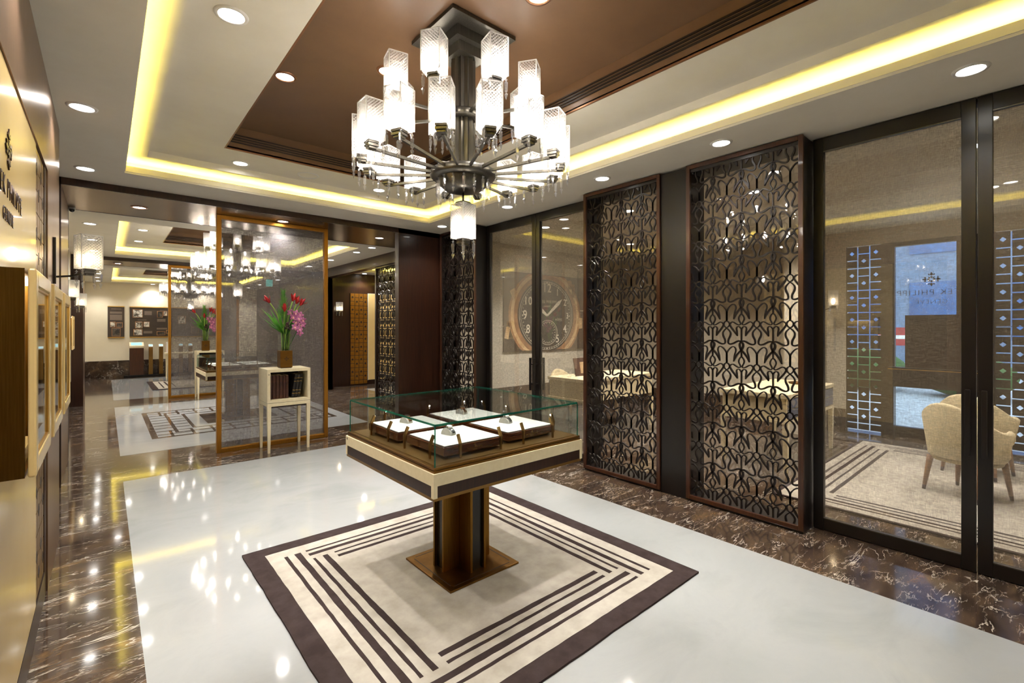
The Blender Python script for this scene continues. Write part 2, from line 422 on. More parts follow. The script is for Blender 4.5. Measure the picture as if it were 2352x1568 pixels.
# curves of the fretwork: (x in half periods, v down in periods, relative width)
FRET = [
    [(0,0,1.2),(.14,-.014,1.2),(.3,0,1.3),(.5,.04,1.3),(.7,.063,1.2),(.84,.055,1),(.90,.02,1),(.87,-.05,1.1),(.77,-.12,1.1),(.73,-.19,.9),(.8,-.25,.8),(1.0,-.32,.7)],
    [(1.0,.515,.8),(.88,.535,.8),(.80,.585,.9),(.85,.64,.8),(1.0,.68,.7)],
    [(.78,.60,.9),(.70,.66,1.1),(.52,.745,1.2),(.36,.81,1.2),(.27,.87,.5)],
    [(.27,.87,.5),(.30,.77,.9),(.33,.69,.8),(.25,.65,.7),(.12,.655,.8),(0,.71,.9)],
    [(.78,.60,.9),(.70,.555,.8),(.55,.54,.8),(.35,.58,.9),(.17,.61,.8),(.06,.595,.7),(.07,.56,.7),(.16,.50,.7),(.18,.445,.7),(.1,.385,.7),(0,.355,.8)],
    [(0,.20,1),(0,.36,.8)], [(0,.68,.9),(0,1.0,.9)],
    [(0,0,1),(.10,.05,1.3),(.11,.11,1.4),(.04,.17,1.6),(0,.21,1.6)],
    [(0,.20,1.4),(.2,.275,1.3),(.38,.36,1.3),(.52,.475,.5)],
    [(.52,.475,.5),(.47,.34,.8),(.38,.22,.7),(.42,.15,.7),(.55,.122,.7),(.72,.15,.8),(.88,.21,.8),(1.0,.28,.9)],
    [(1.0,.27,.9),(1.0,.515,.9)],
]
def fretwork(y0, y1, z0, z1, px=.1175, py=.342, wid=.0105, dep=.016, x=0.0, zoff=0.0, steps=4):
    """ornamental screen lying in the plane of y and z, clipped to the frame opening"""
    mb = MB()
    nc = int((y1 - y0) / (2*px)) + 3; nr = int((z1 - z0) / py) + 3
    yc = (y0 + y1) / 2
    curves = []
    for c in FRET:
        p = smooth_path(c, steps) if len(c) > 2 else [c[0], c[1]]
        curves.append(p)
        if any(abs(q[0]) > 1e-6 for q in p) : curves.append([(-q[0], q[1], q[2]) for q in p])
    for ic in range(-nc // 2, nc // 2 + 1):
        for ir in range(-1, nr):
            oy = yc + ic * 2 * px; oz = z1 - zoff - ir * py
            for p in curves:
                pts = [(oy + q[0]*px, oz - q[1]*py, q[2]*wid/2) for q in p]
                for i in range(len(pts) - 1):
                    a, b = pts[i], pts[i+1]
                    m0, m1 = (a[0]+b[0])/2, (a[1]+b[1])/2
                    if not (y0 < m0 < y1 and z0 < m1 < z1): continue
                    dy, dz = b[0]-a[0], b[1]-a[1]; L = math.hypot(dy, dz) or 1e-6
                    ny, nz = -dz/L, dy/L
                    vs = []
                    for xx in (x, x + dep):
                        vs += [(xx, a[0]+ny*a[2], a[1]+nz*a[2]), (xx, a[0]-ny*a[2], a[1]-nz*a[2]), (xx, b[0]-ny*b[2], b[1]-nz*b[2]), (xx, b[0]+ny*b[2], b[1]+nz*b[2])]
                    mb._add(vs, [(0,1,2,3), (7,6,5,4), (0,3,7,4), (1,5,6,2)])
    return mb

_tiles = {}
def tile_piece(name, w, h, mat, parent, hole, t=.008):
    """one small tile lying in the plane of x and z, face towards -y; some carry a lozenge"""
    key = (round(w, 4), round(h, 4), hole, mat.name)
    if key not in _tiles:
        mb = MB()
        if hole == 'open':
            r = .030
            out = [(-w/2, -h/2), (w/2, -h/2), (w/2, h/2), (-w/2, h/2)]; inn = [(0, -r), (r, 0), (0, r), (-r, 0)]
            vs = [(a, -t, b) for a, b in out] + [(a, -t, b) for a, b in inn] + [(a, 0, b) for a, b in out] + [(a, 0, b) for a, b in inn]
            fs = []
            for k in range(4):
                j = (k + 1) % 4
                fs += [(k, j, 4+k), (j, 4+j, 4+k), (8+k, 12+k, 8+j), (8+j, 12+k, 12+j), (k, 8+k, 8+j, j), (4+k, 4+j, 12+j, 12+k)]
            mb._add(vs, fs)
        else:
            mb.box(-w/2, w/2, -t, 0, -h/2, h/2)
        _tiles[key] = mb.mesh(name, mat)
    o = bpy.data.objects.new(name, _tiles[key]); COL.objects.link(o); o.parent = parent
    return o
def tile_strip(root, width, z0, z1, cols, mat, back=True, hole=None, gap=.006):
    """staggered tiles: each column alternates a tall tile with a lozenge and a short plain one"""
    cw = width / cols
    emb = []
    for c in range(cols):
        z = z1; k = 0
        while z - z0 > .05:
            tall = (k % 2 == 0) == (c % 2 == 0)
            h = min(.205 if tall else .113, z - z0)
            o = tile_piece('tile', cw - gap, h - gap, mat, root, 'open' if (hole and tall and h > .15) else None)
            o.location = (-width/2 + cw*(c + .5), 0, z - h/2)
            if tall and h > .15: emb.append((-width/2 + cw*(c + .5), z - h/2))
            z -= h; k += 1
    if back: MB().box(-width/2, width/2, .0, .012, z0, z1).build('backing', M['dark_line'], root)
    if not hole:
        mb = MB()
        for x, z in emb: 
            mb.prism([(0, -.032), (.032, 0), (0, .032), (-.032, 0)], (x, -.0095, z), (1, 0, 0), (0, 0, 1), (0, .002, 0))
        if emb: mb.build('lozenge_inlay', M['dark_line'], root)

# ================================================================== THE SETTING
ZC = 2.90                       # main ceiling height
CX = 1.715                      # axis of the enfilade
XR = 4.0                        # right-hand glazed wall
# ---- floors
fl = struct('floor', 'polished dark brown veined marble floor with white marble inlays', 'floor',
            MB().box(-.9, 8.3, -2.4, 19, -.12, 0), M['marble_dark'])
for (x0, x1, y0, y1) in ((.133, 3.27, -1.4, 5.9), (.133, 3.14, 7.08, 11.42), (.133, 3.27, 12.53, 17.45), (4.75, 6.6, 8.3, 10.9)):
    MB().box(x0, x1, y0, y1, -.01, .0012).build('inlay', M['marble_white'], fl)

# ---- walls
wl = struct('wall_left', 'champagne metal and cream left wall of the halls', 'wall',
            MB().box(-.9, -.245, -2.4, 3.74, 2.386, ZC), M['metal_champagne'])
MB().box(-.9, -.245, 3.74, 4.62, 0, ZC).build('metal_pier', M['metal_champagne'], wl)
MB().box(-.9, -.252, 3.64, 3.74, 0, 2.386).build('wood_jamb', M['wood_dark'], wl)
MB().box(-.9, -.262, .9, 3.64, .15, 2.386).build('panel_ground', M['black_brown'], wl)
MB().box(-.9, -.25, .9, 3.64, 0, .15).build('plinth', M['black_brown'], wl)
MB().box(-.9, -.245, -2.4, .9, 0, 2.386).build('near_panel', M['metal_champagne'], wl)
MB().box(-.9, -.38, 4.62, 6.06, 0, ZC).build('recess', M['metal_champagne'], wl)
MB().box(-.9, -.48, 7.3, 12.0, .5, ZC).build('hall_plaster', M['paint_cream'], wl)
MB().box(-.9, -.47, 7.3, 12.0, 0, .5).build('hall_dado', M['marble_dark'], wl)
MB().box(-.9, -.48, 13.0, 18.2, .5, ZC).build('far_plaster', M['paint_cream'], wl)
MB().box(-.9, -.47, 13.0, 18.2, 0, .5).build('far_dado', M['marble_dark'], wl)

wf = struct('wall_far', 'cream plastered end wall over a dark marble dado', 'wall', MB().box(-.9, 4.2, 18.2, 18.35, .5, ZC), M['paint_cream'])
MB().box(-.9, 4.2, 18.19, 18.35, 0, .5).build('dado', M['marble_dark'], wf)
wb = struct('wall_back', 'cream plastered wall at the entrance end', 'wall', MB().box(-.9, 8.3, -2.55, -2.4, 0, 3.4), M['paint_cream'])

wr = struct('wall_right', 'dark panelled right-hand walls beyond the glazing', 'wall', MB().box(XR, XR + .15, 11.3, 18.2, 0, ZC), M['wood_dark'])
MB().box(3.137, 3.86, 6.06, 6.17, 0, ZC).build('wing_panel', M['wood_dark'], wr)
MB().box(3.86, 3.872, 6.045, 6.075, 0, ZC).build('reflection_strip', M['white_trim'], wr)  # white strip stands in for the bright line of a reflected LED
MB().box(3.86, 4.15, 6.06, 7.25, 0, ZC).build('pier', M['wood_dark'], wr)
MB().box(3.93, 4.10, 7.25, 11.3, 2.66, ZC).build('opening_beam', M['wood_dark'], wr)
MB().box(3.92, 4.12, 11.3, 11.42, 0, 2.835).build('opening_post', M['black_brown'], wr)

# side lobby seen through the opening of the second hall
ws = struct('wall_lobby', 'dark wood end wall of the side lobby', 'wall', MB().box(4.1, 7.6, 11.72, 11.85, 0, 2.9), M['wood_dark'])
MB().box(7.45, 7.6, 6.06, 11.72, 0, 2.9).build('side', M['paint_cream'], ws)

# private salon behind the glazing
wv = struct('wall_salon', 'linen covered walls of the private salon', 'wall', MB().box(4.12, 8.2, 5.95, 6.06, .5, 2.9), M['linen_wall'])
MB().box(4.12, 8.2, 5.94, 6.06, 0, .5).build('dado', M['marble_dark'], wv)
for (y0, y1, z0, z1) in ((1.98, 6.06, 0, 2.9), (.04, 1.98, 2.66, 2.9), (1.46, 1.56, 0, 2.66), (.46, .76, 0, 2.66), (-2.4, .04, 0, 2.9), (.76, 1.46, 0, .10)):
    MB().box(8.2, 8.32, y0, y1, z0, z1).build('bay' , M['linen_wall'] if (y1 - y0) > 1.2 or z0 > 2 else M['black_brown'], wv)
MB().box(8.17, 8.2, 1.98, 5.95, 0, .3).build('skirting', M['marble_dark'], wv)

# ---- portals between the halls
def portal(name, y0, y1, z, label, zt):
    t = struct(name, label, 'portal')
    MB().box(-.31, 3.86, y0 + .02, y1 - .02, z, zt).build('soffit', M['metal_soffit'], t)
    MB().box(-.36, 3.86, y0, y0 + .02, z - .002, zt).build('face_board', M['wood_dark'], t)
    MB().box(-.36, 3.86, y1 - .02, y1, z - .002, zt).build('face_board', M['wood_dark'], t)
    MB().box(-.36, -.31, y0, y0 + .05, 0, zt).build('jamb_edge', M['wood_dark'], t)
    MB().box(-.36, -.31, y1 - .06, y1, 0, zt).build('jamb_edge', M['wood_dark'], t)
    MB().box(-.9, -.312, y0 + .05, y1 - .06, 0, zt).build('jamb_lining', M['metal_champagne'], t)
    MB().box(-.9, -.36, y0, y1, 0, zt).build('jamb_core', M['wood_dark'], t)
    return t
portal('trim_1', 6.06, 7.3, 2.835, 'brushed metal portal with dark wood edges opening to the second hall', 3.5)
p2 = portal('trim_2', 12.0, 13.0, 2.795, 'brushed metal portal with dark wood edges at the far hall', 3.5)

# ---- coffered ceilings with a lit cove
def coffer(name, label, rx, ry, ox, oy, zc, tray=True, lm='paint_ceiling', step=.155, band=.67, led=True, btop=.22):
    """rx, ry room extents; ox, oy cove opening"""
    t = struct(name, label, 'ceiling')
    def ring(o, i, z0, z1, nm, mat):
        (a, b, c, d), (e, f, g, h) = o, i       # outer x0 x1 y0 y1, inner
        mb = MB()
        mb.box(a, e, c, d, z0, z1); mb.box(f, b, c, d, z0, z1); mb.box(e, f, c, g, z0, z1); mb.box(e, f, h, d, z0, z1)
        return mb.build(nm, M[mat], t)
    x0, x1 = ox; y0, y1 = oy
    grow = lambda k: (x0 - k, x1 + k, y0 - k, y1 + k)
    ring((rx[0], rx[1], ry[0], ry[1]), grow(0), zc, zc + .03, 'soffit', lm)
    ring(grow(.018), grow(-.0), zc + .03, zc + .07, 'cove_lip', lm)
    ring(grow(.004), grow(-.006), zc + .016, zc + .020, 'bead', lm)
    ring(grow(.20), grow(.18), zc + .03, zc + .14, 'cove_wall', lm)
    ring(grow(.20), grow(-step), zc + .14, zc + .23, 'cove_roof', lm)
    inner = grow(-band) if tray else None
    if tray:
        ring(grow(-step), inner, zc + .20, zc + .23, 'upper_panel', lm)
        a, b, c, d = inner
        ring((a - .03, b + .03, c - .03, d + .03), inner, zc + .206, zc + .20 + btop, 'tray_side', 'paint_brown')
        ring((a + .0, b - .0, c + .0, d - .0), (a + .012, b - .012, c + .012, d - .012), zc + .20, zc + .212, 'tray_bead', 'copper_trim')
        for k in range(4):
            z = zc + .27 + k * .022
            ring((a, b, c, d), (a + .010, b - .010, c + .010, d - .010), z, z + .010, 'slot_blade', 'slat_dark')
        MB().box(a - .03, b + .03, c - .03, d + .03, zc + .20 + btop, zc + .24 + btop).build('tray_top', M['paint_brown'], t)
    else:
        MB().box(x0 + step, x1 - step, y0 + step, y1 - step, zc + .20, zc + .23).build('upper_panel', M[lm], t)
    if led:
        g = .085
        mb = MB(); a, b, c, d = grow(g)
        for q in ((a, a + .02, c, d), (b - .02, b, c, d), (a + .02, b - .02, c, c + .02), (a + .02, b - .02, d - .02, d)):
            mb.box(q[0], q[1], q[2], q[3], zc + .032, zc + .042)
        mb.build('cove_light', M['led_yellow'], t)
    return t
coffer('ceiling', 'white coffered ceiling with yellow cove and brown tray above the hall with the striped carpet', (-.9, 4.15), (-2.4, 6.06), (.135, 3.31), (-.70, 5.53), ZC)
coffer('ceiling', 'white coffered ceiling with yellow cove and brown tray above the second hall', (-.9, 3.95), (7.3, 12.0), (.135, 3.31), (7.85, 11.5), ZC - .04)
coffer('ceiling', 'white coffered ceiling with yellow cove and brown tray above the far hall', (-.9, 4.15), (13.0, 18.3), (.135, 3.31), (13.55, 17.75), ZC - .10)
coffer('ceiling', 'white ceiling with yellow cove over the side lobby', (3.95, 7.6), (6.06, 11.85), (4.6, 7.0), (7.4, 11.2), ZC - .04, tray=False)
struct('ceiling', 'pale linen toned ceiling of the private salon', 'ceiling', MB().box(4.15, 8.32, -2.4, 6.06, 2.88, 2.95), M['paint_ceiling'])
struct('ceiling', 'plain slab closing the rooms above the coffers', 'ceiling', MB().box(-1.0, 8.4, -2.6, 18.4, 3.40, 3.5), M['paint_ceiling'])  # unseen slab, added to keep world light from leaking in

# ================================================================== GLAZED RIGHT WALL
def glass_door(name, y0, y1, label, hinge_high, stile=.066):
    """leaf in the plane x = 4.0; the pull sits on the meeting stile"""
    d = struct(name, label, 'door')
    fr = MB()
    fr.box(XR, XR+.05, y0, y0+stile, 0.005, ZC-.005); fr.box(XR, XR+.05, y1-stile, y1, 0.005, ZC-.005)
    fr.box(XR, XR+.05, y0+stile, y1-stile, .005, .088); fr.box(XR, XR+.05, y0+stile, y1-stile, ZC-.105, ZC-.005)
    fr.build('door_frame', M['black_frame'], d, .003)
    bd = MB(); g = .008
    bd.box(XR-.003, XR+.02, y0+stile, y1-stile, ZC-.112, ZC-.105); bd.box(XR-.003, XR+.02, y0+stile, y1-stile, .088, .094)
    bd.build('glazing_bead', M['metal_gun'], d)
    MB().box(XR+.022, XR+.028, y0+stile, y1-stile, .088, ZC-.105).build('pane', M['glass_linen'], d)
    yh = (y0 + stile/2) if hinge_high else (y1 - stile/2)
    for sx in (-1, 1):
        x = XR - .055 if sx < 0 else XR + .105
        h = MB().box(x-.011, x+.011, yh-.012, yh+.012, .72, 1.12)
        for z in (.80, 1.04): h.box(min(x, XR) if sx < 0 else XR+.05, XR if sx < 0 else x, yh-.008, yh+.008, z-.008, z+.008)
        h.build('pull_handle', M['black_frame'], d, .002)
    return d
glass_door('door_1', .303, 1.172, 'black framed linen glass door leaf beside the wide lattice screen', True)
glass_door('door_2', -.60, .297, 'black framed linen glass door leaf farther from the lattice screens', False)
glass_door('door_3', 4.168, 5.14, 'black framed glass door leaf beside the lattice screen at the hall corner', True)
glass_door('door_4', 3.235, 4.162, 'black framed glass door leaf opening towards the watch picture', False)

rw = struct('wall_glazing', 'black framed fixed glazing of the private salon', 'wall')
MB().box(3.82, 4.05, 2.08, 2.335, 0, 2.878).build('pier', M['black_frame'], rw, .004)
for (y0, y1) in ((1.176, 2.08), (2.335, 3.235), (5.14, 6.05)):
    MB().box(XR+.056, XR+.060, y0+.004, y1-.004, .004, ZC-.03).build('pane', M['glass_panel'], rw)
MB().box(XR, XR+.12, -2.4, -.605, 0, ZC).build('end_panel', M['black_frame'], rw)
MB().box(XR+.05, XR+.12, -.6, 6.05, ZC-.03, ZC-.002).build('head_rail', M['black_frame'], rw)

def lattice(name, y0, y1, z1, label, xf=3.80, xb=4.055, zoff=.1, fr=.034):
    t = thing(name, label, 'screen', (0, 0, 0))
    f = MB()
    f.box(xf, xf+.02, y0, y0+fr, .02, z1); f.box(xf, xf+.02, y1-fr, y1, .02, z1)
    f.box(xf, xf+.02, y0+fr, y1-fr, .02, .02+fr); f.box(xf, xf+.02, y0+fr, y1-fr, z1-fr, z1)
    f.build('face_frame', M['wood_red'], t, .003)
    b = MB()
    b.box(xf+.02, xb, y0+.004, y0+fr, 0, z1-.003); b.box(xf+.02, xb, y1-fr, y1-.004, 0, z1-.003)
    b.box(xf+.02, xb, y0+fr, y1-fr, .0, .05); b.box(xf+.02, xb, y0+fr, y1-fr, z1-.06, z1-.003)
    b.build('box_frame', M['black_frame'], t)
    fretwork(y0+fr, y1-fr, .05, z1-.04, x=xf+.035, zoff=zoff).build('fretwork', M['fret_black'], t)
    return t
lattice('lattice_screen', 1.176, 2.08, 2.89, 'dark fretwork screen in a red-brown frame between the black pier and the double glass doors')
lattice('lattice_screen', 2.335, 3.235, 2.89, 'dark fretwork screen in a red-brown frame between the black pier and the display table')
lattice('lattice_screen', 5.14, 6.04, 2.89, 'dark fretwork screen at the hall corner beside the dark wood wing wall')
# screen of the side lobby
t = thing('lattice_screen', 'dark open fretwork screen without glass at the side lobby opening', 'screen')
f = MB()
for yy in (7.25, 8.62): f.box(3.98, 4.06, yy, yy+.05, 0, 2.66)
f.box(3.98, 4.06, 7.30, 8.62, 0, .03); f.box(3.98, 4.06, 7.30, 8.62, 2.63, 2.66)
f.build('face_frame', M['black_brown'], t)
fretwork(7.30, 8.62, .03, 2.63, x=4.01, zoff=.1, steps=2).build('fretwork', M['black_brown'], t)

# ================================================================== RECESSED LIGHTS
def make_downlight(name, trim, label, group, spot=True, power=P_SPOT, cone=125):
    t = thing(name, label, 'downlight', (0, 0, 0), 0, group)
    MB().lathe([(.058, .004), (.058, -.004), (.062, -.008), (.076, -.006), (.080, .002)], 28).build('trim_ring', M[trim], t)
    MB().lathe([(.0, .0), (.058, .0)], 28).build('lens', M['lens'], t)
    if spot:
        lamp('SPOT', power, NEUT, (0, 0, -.03), t, spot_size=math.radians(cone), spot_blend=.8, shadow_soft_size=.05)
    return t
def place_lights(proto, label, group, pts):
    for k, p in enumerate(pts):
        o = copy_tree(proto); o.location = (p[0], p[1], p[2] - .001); o['label'] = label; o['group'] = group
DL = make_downlight('downlight', 'white_trim', 'white round recessed downlight in the low ceiling along the glass doors and lattice screens', 'downlights along the glazed wall')
DL.location = (3.54, 5.56, ZC - .001)
place_lights(DL, DL['label'], DL['group'], [(3.54, 4.16, ZC), (3.54, 2.78, ZC), (3.54, 1.65, ZC), (3.555, .29, ZC), (3.555, -1.1, ZC)])  # the last, out of view, is added for even fill
place_lights(DL, 'white round recessed downlight in the low ceiling along the logo panel wall', 'downlights along the logo wall', [(-.11, 4.05, ZC), (-.13, 5.6, ZC), (-.11, 2.4, ZC), (-.11, .6, ZC)])  # the nearest two, out of view, are added to brighten this end
place_lights(DL, 'white round recessed downlight in the raised white ceiling between yellow cove and brown tray', 'downlights in the raised ceiling', [(.49, 2.76, 3.10), (1.0, 5.2, 3.10), (2.42, 5.16, 3.10), (.49, .3, 3.10), (2.42, -.35, 3.10)])  # the last two are unseen, added as fill light
place_lights(DL, 'white round recessed downlight in the ceiling of the second hall beyond the metal portal', 'downlights of the second hall',
             [(.462, 8.6, 3.06), (.462, 9.6, 3.06), (.462, 10.9, 3.06), (3.46, 7.65, ZC-.04), (3.46, 8.3, ZC-.04), (3.46, 9.6, ZC-.04), (3.46, 10.9, ZC-.04), (-.15, 8.3, ZC-.04), (-.15, 9.8, ZC-.04), (-.15, 11.2, ZC-.04), (2.9, 11.75, ZC-.04)])
place_lights(DL, 'white round recessed downlight in the ceiling of the far poster hall', 'downlights of the far hall',
             [(-.15, 14, ZC-.10), (-.15, 15.2, ZC-.10), (-.15, 16.4, ZC-.10), (-.15, 17.6, ZC-.10), (1.1, 17.95, ZC-.10), (2.4, 17.95, ZC-.10), (.462, 15.5, 3.0), (3.6, 14, ZC-.10), (3.6, 16, ZC-.10), (3.6, 17.5, ZC-.10)])
DB = make_downlight('downlight', 'copper_trim', 'copper rimmed recessed downlight in the brown tray around the first chandelier', 'copper rimmed downlights around the first chandelier', power=P_SPOT*4.0, cone=76)
for i, p in enumerate([(1.80, 1.85, 3.32), (.99, 3.66, 3.32), (2.37, 2.52, 3.32), (1.52, 3.10, 3.32), (1.35, 8.9, 3.28), (2.2, 10.2, 3.28)]):
    o = DB if i == 0 else copy_tree(DB)
    o.location = (p[0], p[1], p[2] - .001)
    if p[1] > 6: o['label'] = 'copper rimmed recessed downlight in the brown tray of the second hall'; o['group'] = 'copper rimmed downlights of the second hall'
DP = make_downlight('downlight', 'copper_trim', 'small bronze rimmed downlight in the metal soffit above the first partition', 'downlights in the first portal soffit', power=P_SPOT*.7)
for i, p in enumerate([(.29, 6.69, 2.835), (1.70, 6.38, 2.835), (3.11, 6.62, 2.835), (.2, 12.5, 2.795), (1.7, 12.5, 2.795), (3.1, 12.5, 2.795)]):
    o = DP if i == 0 else copy_tree(DP)
    o.location = (p[0], p[1], p[2] - .001)
    if p[1] > 8: o['label'] = 'small bronze rimmed downlight in the soffit of the farther portal'; o['group'] = 'downlights in the farther portal soffit'
DV = make_downlight('downlight', 'white_trim', 'white round recessed downlight in the salon ceiling behind the glass', 'downlights in the salon ceiling', power=P_SPOT*2.9)
for i, p in enumerate([(4.6, 4.6), (5.6, 4.6), (6.6, 4.6), (4.7, 3.3), (6.4, 3.3), (5.0, 2.0), (6.6, 2.0), (5.0, .4), (6.6, .4), (5.6, -1.2)]):
    o = DV if i == 0 else copy_tree(DV)
    o.location = (p[0], p[1], 2.879)
DS = make_downlight('downlight', 'white_trim', 'white round recessed downlight in the side lobby ceiling', 'downlights in the side lobby ceiling', power=P_SPOT)
for i, p in enumerate([(4.35, 8.6), (4.35, 10.2), (5.0, 11.5), (6.2, 11.5), (5.6, 7.0)]):
    o = DS if i == 0 else copy_tree(DS)
    o.location = (p[0], p[1], ZC - .041)

sp = thing('ceiling_speaker', 'flat round white ceiling speaker in the upper ceiling near the cove', 'speaker', (1.62, 5.15, 3.099))
MB().lathe([(.11, 0), (.105, -.006), (.085, -.004), (.083, -.001)], 30).build('rim', M['plastic_white'], sp)
MB().lathe([(0, -.002), (.083, -.002)], 30).build('grille', M['paint_ceiling'], sp)
sd = thing('smoke_detector', 'small white domed smoke detector on the ceiling by the glass doors', 'detector', (3.62, 5.15, ZC))
MB().lathe([(.055, 0), (.055, -.015), (.045, -.02)], 20).build('base', M['plastic_white'], sd)
MB().lathe([(.045, -.02), (.035, -.045), (.0, -.05)], 20).build('dome', M['plastic_white'], sd)
sc_ = thing('security_camera', 'tiny dark dome camera under the far edge of the metal portal', 'camera', (-.28, 7.2, 2.835))
MB().lathe([(.03, 0), (.03, -.02)], 14).build('base', M['plastic_white'], sc_)
MB().ball((0, 0, -.025), .025, .025, .025).build('lens_dome', M['plinth_black'], sc_)

# ================================================================== CHANDELIERS
_me = {}
def drop_mesh():
    if 'drop' not in _me:
        mb = MB()
        mb.tube([(0, 0, 0), (0, 0, -.012)], .0015, 4)
        mb.lathe([(.0005, -.006), (.0095, -.014), (.0005, -.022)], 6, smooth=False)
        mb.lathe([(.0005, -.020), (.0105, -.030), (.0085, -.078), (.0005, -.084)], 6, smooth=False)
        mb.lathe([(.0005, -.084), (.0105, -.094), (.0005, -.124)], 4, smooth=False)
        _me['drop'] = mb.mesh('crystal_drop', M['crystal'])
    return _me['drop']
def shade_mesh():
    if 'shade' not in _me:
        w, h, t = .054, .215, .004
        mb = MB()
        mb.box(-w, w, -w, -w+t, 0, h); mb.box(-w, w, w-t, w, 0, h); mb.box(-w, -w+t, -w+t, w-t, 0, h); mb.box(w-t, w, -w+t, w-t, 0, h)
        mb.box(-w+t, w-t, -w+t, w-t, 0, .008)
        _me['shade'] = mb.mesh('shade', M['shade_glass'])
        e = MB(); r = .0028
        for a in (-w, w):
            for b in (-w, w): e.box(a-r, a+r, b-r, b+r, 0, h)
            e.box(a-r, a+r, -w, w, h-.003, h+.002); e.box(-w, w, a-r, a+r, h-.003, h+.002)
        _me['rim'] = e.mesh('cut_edge', M['shade_edge'])
    return _me['shade']
def bulb_mesh(m):
    if m not in _me: _me[m] = MB().ball((0, 0, .062), .024, .024, .045, 8, 4).mesh('bulb', M[m])
    return _me[m]
def cup_mesh():
    if 'cup' not in _me:
        _me['cup'] = MB().box(-.030, .030, -.030, .030, -.012, 0).box(-.024, .024, -.024, .024, -.018, -.012).box(-.030, .030, -.030, .030, -.030, -.018).box(-.022, .022, -.022, .022, -.042, -.030).mesh('cup', M['metal_gun'])
    return _me['cup']
def inst(name, me, parent, loc, rz=0.0):
    o = bpy.data.objects.new(name, me); COL.objects.link(o); o.parent = parent; o.location = loc; o.rotation_euler = (0, 0, rz)
    return o
def light_head(root, x, y, z, rz, bulb, drops=4, r=.05):
    s = inst('shade', shade_mesh(), root, (x, y, z), rz)
    inst('bulb', bulb_mesh(bulb), s, (0, 0, 0))
    inst('cut_edge', _me['rim'], s, (0, 0, 0))
    inst('cup', cup_mesh(), root, (x, y, z), rz)
    for k in range(drops):
        a = rz + PI/4 + k * 2 * PI / drops
        inst('crystal_drop', drop_mesh(), root, (x + r*1.3*math.cos(a), y + r*1.3*math.sin(a), z - .004), a)
def chandelier(label, loc, zc):
    """origin on the ceiling; z runs down from there"""
    t = thing('chandelier', label, 'chandelier', loc)
    q = lambda z: z - 3.32
    MB().box(-.235, .235, -.235, .235, q(3.295), 0).build('canopy', M['metal_gun'], t, .002)
    MB().box(-.14, .14, -.14, .14, q(3.235), q(3.295)).build('canopy_step', M['metal_gun'], t)
    MB().box(-.10, .10, -.10, .10, q(3.175), q(3.235)).build('canopy_step', M['metal_gun'], t)
    pts = []
    for k in range(24):
        r = .078 if k % 2 else .062
        pts.append((r*math.cos(k*PI/12), r*math.sin(k*PI/12)))
    MB().prism(pts, (0, 0, q(2.44)), (1, 0, 0), (0, 1, 0), (0, 0, 3.175-2.44)).build('column', M['metal_gun'], t)
    MB().lathe([(.07, q(2.80)), (.105, q(2.80)), (.11, q(2.815)), (.11, q(2.84)), (.105, q(2.85)), (.07, q(2.85))], 28).build('collar', M['metal_gun'], t)
    MB().lathe([(.06, q(2.485)), (.195, q(2.485)), (.205, q(2.475)), (.205, q(2.445)), (.195, q(2.435)), (.15, q(2.430))], 36).build('hub_ring', M['metal_gun'], t)
    MB().lathe([(.155, q(2.430)), (.145, q(2.39)), (.11, q(2.362)), (.05, q(2.35)), (0, q(2.348))], 32).build('hub_bowl', M['metal_gun'], t)
    for k in range(16):
        a = k * PI / 8; c, s = math.cos(a), math.sin(a)
        MB().bar((.19*c, .19*s, q(2.462)), (.60*c, .60*s, q(2.478)), .014, .016).build('arm', M['metal_gun'], t)
        light_head(t, .61*c, .61*s, q(2.515), a, 'bulb')
    for k in range(8):
        a = (k + .75) * PI / 4; c, s = math.cos(a), math.sin(a)
        MB().bar((.10*c, .10*s, q(2.822)), (.43*c, .43*s, q(2.838)), .014, .016).build('arm', M['metal_gun'], t)
        light_head(t, .43*c, .43*s, q(2.875), a, 'bulb')
    for k in range(16):
        a = (k + .5) * PI / 8
        inst('crystal_drop', drop_mesh(), t, (.165*math.cos(a), .165*math.sin(a), q(2.432)), a)
    MB().tube([(0, 0, q(2.348)), (0, 0, q(2.275))], .006, 8).lathe([(.006, q(2.30)), (.05, q(2.285)), (.056, q(2.274)), (.0, q(2.274))], 16).build('pendant_stem', M['metal_gun'], t)
    light_head(t, 0, 0, q(2.058), .15, 'bulb')
    return t
chandelier('bronze chandelier with tiers of cut crystal square shades above the pedestal display table', (1.71, 2.44, 3.318), 3.32)
chandelier('bronze chandelier with square crystal shades hanging in the second hall behind the glass partition', (1.71, 9.1, 3.278), 3.28)
chandelier('bronze chandelier with square crystal shades hanging in the far hall before the poster wall', (1.71, 14.9, 3.218), 3.22)

